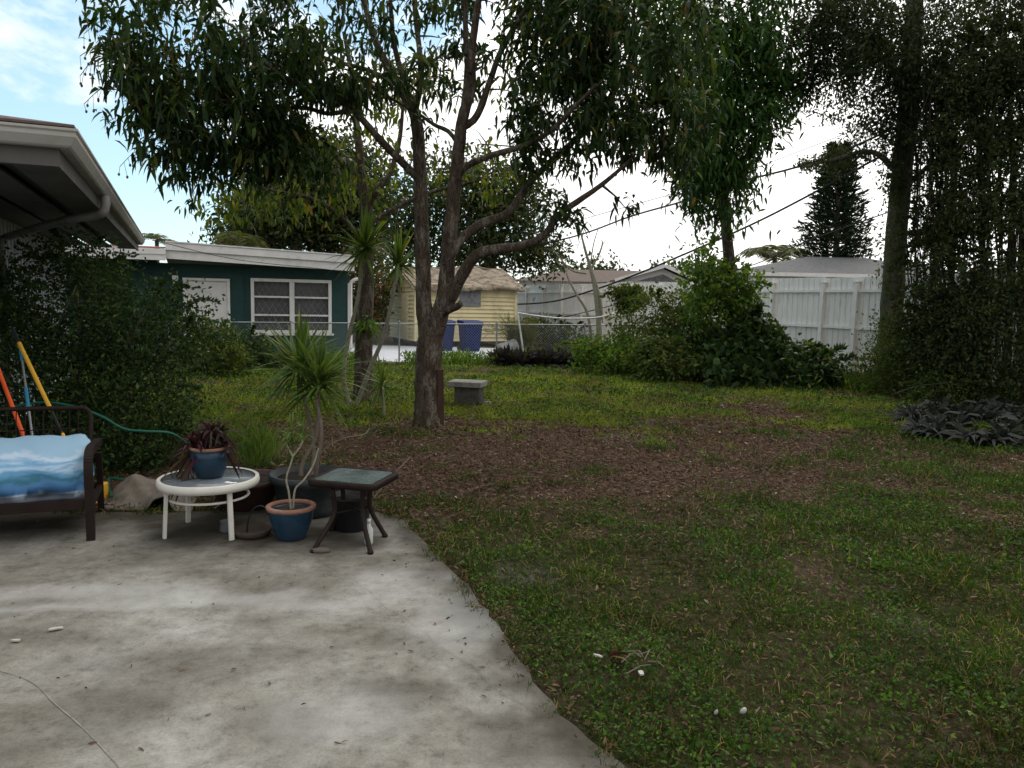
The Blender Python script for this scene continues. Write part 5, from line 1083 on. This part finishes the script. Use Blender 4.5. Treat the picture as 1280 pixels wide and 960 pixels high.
# blue pot with twisted stem
c = G(361, 676)+Vector((0, .06, 0)); pot('glazed_pot', 'blue glazed pot with terracotta rim standing on the patio between the two tables', c, [(.085, 0), (.095, .008), (.10, .03), (.135, .12), (.148, .19), (.15, .20), (.132, .2), (.13, .18), (0, .17)], bluepot, clay, [(.146, .2), (.16, .203), (.162, .225), (.135, .228), (.132, .195)], .19, .133)
sb = c+Zv*.19; Ys = c.y
dracaena('stem_plant', 'thin twisted pale stem with a tiny leaf tuft in the blue pot on the patio', sb, [[sb, P(361, 615, Ys), P(358, 598, Ys), P(365, 575, Ys), P(366, 568, Ys)], [P(366, 570, Ys), P(360, 560, Ys), P(357, 552, Ys)], [P(366, 570, Ys), P(374, 560, Ys+.02), P(379, 550, Ys+.05)], [sb+Vector((.01, .01, 0)), P(369, 612, Ys+.03), P(380, 600, Ys+.05), P(392, 580, Ys+.1), P(398, 560, Ys+.12)]],
         [(P(364, 548, Ys), .10, 40, .4, .010), (P(366, 538, Ys+.05), .13, 34, .3, .010), (P(378, 546, Ys+.05), .09, 24, .3, .009)], .0062)
# large dark planter with dracaena
c = Vector((G(372, 655).x, 5.62, 0)); pot('large_planter', 'wide dark grey planter behind the blue pot holding the spiky dracaena', c, [(.20, 0), (.215, .01), (.225, .06), (.26, .24), (.285, .25), (.29, .30), (.27, .305), (.25, .27), (0, .24)], greypot, None, None, .265, .25)
pb_ = c+Zv*.265
palestem = twigm
dracaena('spiky_dracaena', 'large spiky green dracaena growing from the dark grey planter', pb_, [[pb_+Vector((-.06, 0, 0)), P(378, 580, 5.65), P(394, 548, 5.7), P(398, 515, 5.75), P(399, 485, 5.75)], [pb_+Vector((0, .05, 0)), P(392, 565, 5.8), P(388, 530, 5.85), P(378, 490, 5.9), P(374, 465, 5.9)], [pb_+Vector((.05, 0, 0)), P(396, 580, 5.6), P(402, 540, 5.6), P(396, 500, 5.7)]],
         [(P(399, 478, 5.75), .38, 150, .2, .024), (P(374, 458, 5.9), .42, 150, .18, .024)], .015)
q = MB(); q.tube(smooth_path([P(385, 600, 5.6), P(405, 562, 5.65), P(430, 548, 5.7), P(455, 543, 5.8), P(462, 535, 5.85)], 4), [.006]*17, 5); q.tube(smooth_path([P(430, 548, 5.7), P(420, 535, 5.7), P(414, 520, 5.7)], 3), .004, 5); o = q.build('dry_branch', palestem); tag(o, 'thin dry branch sticking out right of the spiky dracaena planter', 'branch')
q = MB(); q.tube([P(467, 622, 5.6), P(490, 595, 5.75), P(513, 571, 5.9)], .006, 5); o = q.build('stick', twigm); tag(o, 'thin straight stick poking out behind the right corner of the square brown table', 'stick')
# brown bowl behind the round table, black pots
c = Vector((G(285, 650).x, 5.75, 0)); pot('brown_bowl', 'wide dark brown bowl planter behind the round white table', c, [(.16, 0), (.18, .01), (.27, .19), (.29, .2), (.29, .225), (.265, .225), (.24, .18), (0, .17)], brownpot, None, None, .19, .25)
c = Vector((G(207, 645).x-.02, 6.1, 0)); pot('black_pot', 'black nursery pot left of the round white table beside the rug', c, [(.10, 0), (.11, .01), (.135, .25), (.145, .255), (.145, .28), (.13, .28), (.125, .24), (0, .23)], blackm, None, None, .25, .125)
c = G(312, 672)+Vector((0, .05, 0)); q = MB(); q.lathe(c, [(.10, 0), (.115, .01), (.13, .045), (.12, .05), (.105, .02), (0, .018)], 28); o = q.build('saucer', solid('rusty_saucer', (.045, .035, .028), .7, .4)); tag(o, 'dark round plant saucer on the patio right of the round white table', 'saucer')
q = MB(); pth = [c+Vector((.09*math.cos(a_)+.05, .02, .02+.18*max(0, math.sin(a_)))) for a_ in np.linspace(0, math.pi, 14)]; q.tube(pth, .006, 5); o = q.build('wire_hoop', blackm); tag(o, 'thin black wire hoop standing over the dark saucer', 'hoop')
c = G(276, 671)+Vector((0, .12, 0)); q = MB(); q.lathe(c, [(.04, 0), (.052, .01), (.045, .07), (.05, .075), (.04, .075), (.035, .02), (0, .015)], 18); o = q.build('grey_jar', solid('grey_jar', (.14, .15, .155), .4, .3)); tag(o, 'small grey jar under the round white table', 'jar')

# rug folded
rg = MB()
Fp = smooth_path([Vector((a_, b_, 0)) for a_, b_ in [(124, 636), (138, 640), (158, 642), (174, 641), (184, 634), (194, 622), (205, 620), (216, 632), (226, 644), (240, 648)]], 4)
Rp = smooth_path([Vector((a_, b_, 0)) for a_, b_ in [(134, 622), (142, 612), (154, 600), (166, 594), (178, 598), (190, 606), (204, 603), (216, 608), (230, 618), (246, 630)]], 4)
rows = []
for j in range(15):
    s = j/14; Yj = 5.55+.75*s; row = []
    for i, (f_, r_) in enumerate(zip(Fp, Rp)):
        k_ = min(1, s/.5); k_ = k_**.8; a_ = P(f_.x, f_.y, 5.55); b_ = P(r_.x, r_.y, 5.92)
        if s <= .5: p = a_+(b_-a_)*k_
        else: k2 = (s-.5)/.5; p = Vector((b_.x, 5.92+.4*k2, b_.z*(1-k2**1.5)))
        row.append(Vector((p.x, p.y, max(.012, p.z+.008*math.sin(i*.8+j*.6)))))
    rows.append(row)
n_ = len(Fp); rg.add([p for r_ in rows for p in r_], [(j*n_+i, j*n_+i+1, (j+1)*n_+i+1, (j+1)*n_+i) for j in range(14) for i in range(n_-1)], True)
o = rg.build('crumpled_rug', [rugm, rugb]); md = o.modifiers.new('thick', 'SOLIDIFY'); md.thickness = .012; md.offset = -1; md.material_offset = 1; tag(o, 'crumpled beige rug lying between the loveseat and the round white table', 'rug')
c = Vector((P(129, 610, 5.85).x, 5.85, 0)); q = MB(); q.box(c+Zv*.07, (.05, .08, .13)); o = q.build('yellow_box', yellowh, bevel=.012); tag(o, 'small yellow container tucked between the loveseat and the rug', 'container')

# loveseat
LC = Vector((-2.72, 4.86, 0))
ls = thing('loveseat', LC, 'dark brown metal outdoor loveseat at the left edge of the patio', 'loveseat')
def lq(a, d, z): return LC-v*a+u*d+Zv*z     # a to the left, d depth
def armside(a):
    q = MB()
    pth = smooth_path([lq(a, 0, 0), lq(a, 0, .3), lq(a, -.01, .47), lq(a, .03, .54), lq(a, .15, .565), lq(a, .4, .55), lq(a, .68, .53)], 5)
    for p0, p1 in zip(pth[:-1], pth[1:]): q.beam(p0, p1+(p1-p0)*.15, .05, .05, up=v)
    q.build('arm', brownmetal, ls)
    q = MB(); q.beam(lq(a, .74, 0), lq(a, .68, .45), .04, .04, up=v); q.build('leg', brownmetal, ls)
    q = MB(); q.beam(lq(a, .03, .22), lq(a, .72, .19), .03, .04); q.build('side_rail', brownmetal, ls)
armside(0); armside(1.35)
q = MB(); pth = smooth_path([lq(.06, .66, .35), lq(.05, .74, .6), lq(.05, .78, .70), lq(.08, .79, .755), lq(.16, .795, .765), lq(.7, .795, .77), lq(1.2, .795, .765), lq(1.29, .79, .75), lq(1.3, .78, .69), lq(1.3, .66, .35)], 5); q.tube(pth, .016, 8); q.build('back_frame', brownmetal, ls)
q = MB()
k = .13
while k < 1.25: q.tube([lq(k, .67, .38), lq(k, .74, .6), lq(k, .793, .765)], .0035, 4); k += .055
for zz_, dd_ in ((.5, .715), (.62, .75)): q.tube([lq(.06, dd_, zz_), lq(1.29, dd_, zz_)], .005, 4)
q.build('back_wires', brownmetal, ls)
q = MB(); q.beam(lq(.02, .02, .24), lq(1.33, .02, .24), .04, .06); q.beam(lq(.02, .7, .2), lq(1.33, .7, .2), .03, .04); q.box(lq(.67, .36, .225), (1.28, .64, .02), (v, u, Zv)); q.build('seat_frame', brownmetal, ls)
# cushion wrapped in ocean towel
q = MB(); na_ = 40; secs = []
for i in range(na_+1):
    s = i/na_; a_ = .035+s*1.24; e = min(1, (min(s, 1-s)/.035)**.5) if 0 < s < 1 else .0
    e = .80+.20*e; ring = []
    for k in range(28):
        t_ = 2*math.pi*k/28; cx, cy = math.cos(t_), math.sin(t_); rx_ = math.copysign(abs(cx)**.7, cx); ry_ = math.copysign(abs(cy)**.7, cy)
        wv = 1+.03*math.sin(s*23+t_*2)+.02*math.sin(s*51+t_*5)
        dd_ = .33+.29*rx_*e*wv; zz_ = .42+.175*ry_*e*wv+.09*rx_*(.3+.7*(ry_ > -.3))
        ring.append(lq(a_+(.02*math.sin(t_*3) if i in (0, na_) else 0), dd_, zz_-.02))
    secs.append(ring)
vs = [p for r_ in secs for p in r_]; q.add(vs, [(i*28+k, i*28+(k+1) % 28, (i+1)*28+(k+1) % 28, (i+1)*28+k) for i in range(na_) for k in range(28)], True)
q.add(secs[0], [tuple(range(28))], True); q.add(secs[-1], [tuple(range(28))[::-1]], True)
o = q.build('cushion', ocean); tag(o, 'puffy cushion with blue and teal ocean wave print on the brown loveseat', 'cushion')

# tools
def pole(name, label, segs, cat='tool handle'):
    a_ = segs[0][0]; t = thing(name, Vector((segs[-1][1].x, segs[-1][1].y, 0)), label, cat)
    for i, (p0, p1, r_, mt_, nm) in enumerate(segs): q = MB(); q.tube([p0, p1], r_, 10); q.build(nm, mt_, t)
def lerp(a_, b_, s): return a_+(b_-a_)*s
A0, A1 = P(15, 410, 6.5), P(83, 553, 5.95); dA = (A1-A0); A2 = A0+dA*((A0.z-.01)/(-dA.z))
pole('yellow_pole', 'yellow telescopic pole with black ends leaning on the large dark bush', [(A0, lerp(A0, A1, .14), .016, blackm, 'top_grip'), (lerp(A0, A1, .14), lerp(A0, A1, .74), .017, yellowh, 'shaft'), (lerp(A0, A1, .74), lerp(A0, A1, .93), .013, blackm, 'lower_grip'), (lerp(A0, A1, .93), A2, .015, yellowh, 'lower_shaft')])
A0, A1 = P(26, 436, 6.4), P(36, 512, 6.1); dA = (A1-A0); A2 = A0+dA*((A0.z-.01)/(-dA.z))
pole('blue_grip_pole', 'grey pole with blue grips standing behind the loveseat', [(A0, lerp(A0, A1, .2), .015, blueh, 'top_grip'), (lerp(A0, A1, .2), lerp(A0, A1, .65), .009, galv, 'shaft'), (lerp(A0, A1, .65), A1, .015, blueh, 'lower_grip'), (A1, A2, .010, galv, 'lower_shaft')])
A0, A1 = P(-14, 430, 6.2), P(36, 562, 5.9); dA = (A1-A0); A2 = A0+dA*((A0.z-.01)/(-dA.z))
pole('orange_pole', 'orange tool handle leaning at the far left behind the loveseat', [(A0, lerp(A0, A1, .98), .016, orangem, 'shaft'), (lerp(A0, A1, .98), A2, .013, blackm, 'lower_grip')])
q = MB(); pth = smooth_path([P(-20, 520, 6.2), P(20, 508, 6.25), P(60, 503, 6.3), P(100, 510, 6.3), P(130, 522, 6.3), P(155, 536, 6.3), P(180, 539, 6.35), P(215, 542, 6.5), P(240, 560, 6.7)], 6); q.tube(pth, .011, 8)
o = q.build('garden_hose', hosem); tag(o, 'green garden hose looped across the front of the large dark bush', 'hose')
q = MB(); q.tube(smooth_path([G(118, 640)+Zv*.05+Vector((0, .25, 0)), P(135, 600, 6.2), P(150, 599, 6.2), P(170, 604, 6.2)], 5), .011, 8); o = q.build('garden_hose', hosem); tag(o, 'short end of green hose on the ground just behind the crumpled rug', 'hose')

# small litter things
def scrap(name, label, px, py, w_, h_, mat, cat, z=0.0, th_=.006, rot=0, on=0.006):
    c = G(px, py, z); n_ = 9; pts_ = []
    for i in range(n_):
        a_ = 2*math.pi*i/n_; r_ = random.uniform(.75, 1.15); x_, y_ = w_*r_*math.cos(a_), h_*r_*math.sin(a_); pts_.append(c+Vector((x_*math.cos(rot)-y_*math.sin(rot), x_*math.sin(rot)+y_*math.cos(rot), on+random.uniform(0, th_*.6))))
    q = MB(); q.prism(pts_, Zv*th_); o = q.build(name, mat); tag(o, label, cat)
scrap('paper_scrap', 'larger torn white paper scrap on the bare concrete at left', 71, 788, .035, .012, paperm, 'paper scrap', rot=.5)
scrap('paper_scrap', 'small white paper scrap near the left picture edge on the concrete', 20, 803, .022, .01, paperm, 'paper scrap')
0 and scrap('plaster_chip', 'small pale chip lying alone on the lower left concrete', 222, 913, .016, .009, paperm, 'chip')
for lb, px, py, w_, h_ in (('largest white stone in the near lawn', 928, 897, .017, .016), ('smaller white stone just left of the largest white stone', 894, 899, .010, .012)):
    c = G(px, py); q = MB(); q.lathe(c+Zv*.02, [(0, 0), (.8*w_, .004), (w_, .014), (.6*w_, .026), (0, .03)], 9, sy=.6, tilt=Matrix.Rotation(.5, 3, 'X')@Matrix.Rotation(.6, 3, 'Z')); o = q.build('white_stone', paperm); tag(o, lb, 'stone', 'white stones in the near lawn')
scrap('plastic_strip', 'white plastic strip in the grass left of the curled brown leaf', 747, 830, .028, .006, paperm, 'plastic strip', rot=-.7, on=.035)
scrap('plastic_strip', 'white plastic bit in the grass below the curled brown leaf', 801, 852, .012, .02, paperm, 'plastic strip', on=.035)
q = MB(); V_, F_ = leaf6(np.array([tuple(G(758, 830)+Zv*.03)]*3), np.array([[1, .1, .3], [.8, .6, .1], [.9, -.3, .2]]), np.array([.12, .1, .11]), np.array([.05, .04, .04]), .3); q.add(V_, F_); o = q.build('dry_leaf', solid('dry_leaf_brown', (.17, .075, .04), .8, .2)); tag(o, 'large curled brown leaf in the near lawn', 'leaf')
q = MB()
for a_ in range(8):
    p0 = G(785+a_*4, 822+a_*3)+Zv*.045; dw = Vector((random.uniform(-.1, .1), random.uniform(-.09, .09), 0)); q.tube([p0, p0+dw*.6+Vector((.01, .01, .01)), p0+dw*1.2], .0025, 4)
o = q.build('dry_twigs', palestem); tag(o, 'cluster of pale dry twigs beside the curled brown leaf', 'twigs')

# ------------------------------------------------------------------ GRASS & LITTER (stuff)
def scatter(n, y0, y1, spread=None):
    y = np.sqrt(rng.uniform(y0**2, y1**2, n)); x = y*(rng.uniform(-spread, spread, n) if spread else rng.uniform(-.74, 1.06, n))+rng.uniform(-.6, .6, n); return x, y
def fence_side(x, y): # behind the right fence
    q_ = (x-FA.x)*v.x+(y-FA.y)*v.y; return q_
gx_, gy_, gs_ = [], [], []
for y0, y1, dens, sc_ in ((1.6, 4.2, 10500, .75), (4.2, 7, 5000, .95), (7, 11, 2600, 1.25), (11, 17, 900, 1.75), (17, 27, 260, 2.6)):
    area = .90*(y1**2-y0**2); n_ = int(area*dens); x, y = scatter(n_, y0, y1)
    br = bare(x, y); sd2 = sandy(x, y); pd = sdist(x, y, PATIO)
    prob = (1-.95*br)*(1-sd2)*(.30+.70*sst(.38, .56, fbm(x, y, 3.5, 4, 21)))*(.45+.55*sst(.35, .6, fbm(x, y, 11, 2, 91)))
    edge = (pd > -.07) & (pd < .03); edge = (pd > -.10) & (pd < .07); prob = np.where((y > 9.6) & (br < .5), np.maximum(prob, .8), prob); prob = np.where(edge, np.maximum(prob, .5)*sst(.46, .60, fbm(x, y, 5, 3, 71)+.12*(pd < 0)), prob); prob = np.where(pd > .07, 0, prob)
    kp = (rng.random(n_) < prob) & (fence_side(x, y) < -.1) & (sdist(x, y, dv) < 0)
    gx_.append(x[kp]); gy_.append(y[kp]); gs_.append(np.full(kp.sum(), sc_))
x = np.concatenate(gx_); y = np.concatenate(gy_); s = np.concatenate(gs_); n_ = len(x); z = gz(x, y)
tl_ = .5*fbm(x, y, 1.7, 3, 55)+.9*sst(.4, .8, fbm(x, y, 9, 2, 15))-.05
az = rng.uniform(0, 6.283, n_); el = np.radians(rng.uniform(15, 80, n_)); d = np.stack([np.cos(el)*np.cos(az), np.cos(el)*np.sin(az), np.sin(el)], 1)
Ln = (.03+.065*rng.random(n_)**1.4)*(.7+.7*tl_)*np.minimum(s, 1.35); Wd = .0058*s*rng.uniform(.7, 1.3, n_)
p = np.stack([x, y, z-.004], 1); sdv = unit(np.cross(d, rng.normal(size=(n_, 3))))
mid = p+d*(Ln*.55)[:, None]; tip = p+d*Ln[:, None]; tip[:, 2] -= Ln*.35*np.cos(el)
V_ = np.stack([p-sdv*Wd[:, None]*.5, p+sdv*Wd[:, None]*.5, mid+sdv*Wd[:, None]*.42, mid-sdv*Wd[:, None]*.42, tip], 1).reshape(-1, 3)
b0 = (np.arange(n_)*5)[:, None, None]; F_ = (np.array([[0, 1, 2], [0, 2, 3], [3, 2, 4]])[None]+b0).reshape(-1, 3)
far_g = leafmat('lit_far_grass_blade', [(0, (.10, .14, .016)), (.45, (.17, .24, .028)), (.80, (.22, .29, .045)), (.9, (.22, .22, .07)), (1, (.3, .24, .13))], .35, .6, patch=1.0)  # brighter light on the far lawn is painted into this yellow-green
fb_ = (y > 9.6+1.5*(fbm(x, y, .8, 2, 3)-.5)*2); ff = F_.reshape(n_, 3, 3)
q = MB(); q.add(V_, ff[fb_].reshape(-1, 3)); o = q.build('far_grass', far_g); tag(o, 'bright yellow-green grass at the back of the yard', 'grass', kind='stuff')
F_ = ff[~fb_].reshape(-1, 3); q = MB(); q.add(V_, F_); o = q.build('lawn_grass', grassm); tag(o, 'short patchy green lawn grass covering the yard', 'grass', kind='stuff')
# broad weeds
wx, wy, ws_ = [], [], []
for y0, y1, dens, sc_ in ((1.6, 4.5, 3400, .75), (4.5, 8, 1900, .95), (8, 13, 600, 1.5), (13, 22, 260, 2.2)):
    n_ = int(.90*(y1**2-y0**2)*dens); x, y = scatter(n_, y0, y1)
    prob = (1-.98*bare(x, y))*(1-sandy(x, y))*(.15+.85*sst(.42, .60, fbm(x, y, 1.6, 4, 41))); kp = (rng.random(n_) < prob) & (sdist(x, y, PATIO) < -.03) & (fence_side(x, y) < -.1) & (sdist(x, y, dv) < 0)
    wx.append(x[kp]); wy.append(y[kp]); ws_.append(np.full(kp.sum(), sc_))
x = np.concatenate(wx); y = np.concatenate(wy); s = np.concatenate(ws_); n_ = len(x); az = rng.uniform(0, 6.283, n_); el = np.radians(rng.uniform(0, 45, n_))
d = np.stack([np.cos(el)*np.cos(az), np.cos(el)*np.sin(az), np.sin(el)], 1); p = np.stack([x, y, gz(x, y)+rng.uniform(.01, .05, n_)*np.minimum(s, 1.3)], 1)
V_, F_ = leaf4(p, d, .028*s*rng.uniform(.5, 1.35, n_), .019*s*rng.uniform(.7, 1.3, n_)); q = MB(); q.add(V_, F_); o = q.build('lawn_weeds', weedm); tag(o, 'low broad-leaved weeds mixed into the lawn', 'weeds', kind='stuff')
# leaf litter
lx_, ly_, ls_ = [], [], []
for y0, y1, dens, sc_ in ((1.6, 5, 1100, .7), (5, 9, 1500, .9), (9, 15, 800, 1.2)):
    n_ = int(.90*(y1**2-y0**2)*dens); x, y = scatter(n_, y0, y1); prob = .22+.78*bare(x, y); pd = sdist(x, y, PATIO); prob = np.where(pd > 0, 0, np.where(pd > -.12, .6, prob)); prob = prob*(1-.4*sandy(x, y))
    kp = rng.random(n_) < prob; lx_.append(x[kp]); ly_.append(y[kp]); ls_.append(np.full(kp.sum(), sc_))
x = np.concatenate(lx_); y = np.concatenate(ly_); s = np.concatenate(ls_); n_ = len(x); az = rng.uniform(0, 6.283, n_); el = np.radians(rng.normal(5, 14, n_))
d = np.stack([np.cos(el)*np.cos(az), np.cos(el)*np.sin(az), np.sin(el)], 1); p = np.stack([x, y, gz(x, y)+rng.uniform(.006, .022, n_)], 1)
V_, F_ = leaf6(p, d, .05*s*rng.uniform(.4, 1.5, n_), .012*s*rng.uniform(.5, 1.6, n_), .1); q = MB(); q.add(V_, F_); o = q.build('leaf_litter', litterm); tag(o, 'brown fallen leaves and mulch scattered over the bare soil', 'leaf litter', kind='stuff')
n_ = 700; x, y = scatter(n_*3, 2.4, 5.9, .8); kp = (sdist(x, y, PATIO) > .02) & (rng.random(len(x)) < .12+.88*sst(.5, .0, sdist(x, y, PATIO))); x, y = x[kp], y[kp]; n_ = len(x); az = rng.uniform(0, 6.283, n_); d = np.stack([np.cos(az), np.sin(az), rng.normal(.05, .1, n_)], 1)
V_, F_ = leaf6(np.stack([x, y, np.full(n_, .004)], 1), d, .028*rng.uniform(.25, 1.4, n_), .007*rng.uniform(.5, 1.6, n_), .05); q = MB(); q.add(V_, F_); o = q.build('patio_debris', litterm); tag(o, 'tiny dry leaf crumbs scattered over the concrete patio', 'leaf litter', kind='stuff')
# taller weeds along fence foot and yard edges
n_ = 14000; t_ = rng.uniform(0, 1, n_); xx = CLA.x+v.x*(t_*19)+rng.normal(0, .35, n_)-u.x*.5; yy = CLA.y+v.y*(t_*19)-.7+rng.normal(0, .35, n_)
t2 = rng.uniform(0, 1, 9000); x2 = 4.2+t2*4.4+rng.normal(0, .3, 9000); y2 = 17.0-t2*3.2+rng.normal(0, .4, 9000)
x = np.concatenate([xx, x2]); y = np.concatenate([yy, y2]); n_ = len(x); kp = sst(.38, .5, fbm(x, y, 1.3, 3, 77)) > rng.random(n_); x, y = x[kp], y[kp]; n_ = len(x)
az = rng.uniform(0, 6.283, n_); el = np.radians(rng.uniform(20, 85, n_)); d = np.stack([np.cos(el)*np.cos(az), np.cos(el)*np.sin(az), np.sin(el)], 1); p = np.stack([x, y, rng.uniform(-.02, .22, n_)], 1)
V_, F_ = leaf4(p, d, rng.uniform(.07, .2, n_), rng.uniform(.02, .05, n_)); q = MB(); q.add(V_, F_); o = q.build('edge_weeds', lightleaf); tag(o, 'taller green weeds along the foot of the fences', 'weeds', kind='stuff')
print('polys', sum(len(o.data.polygons) for o in bpy.data.objects if o.type == 'MESH'))
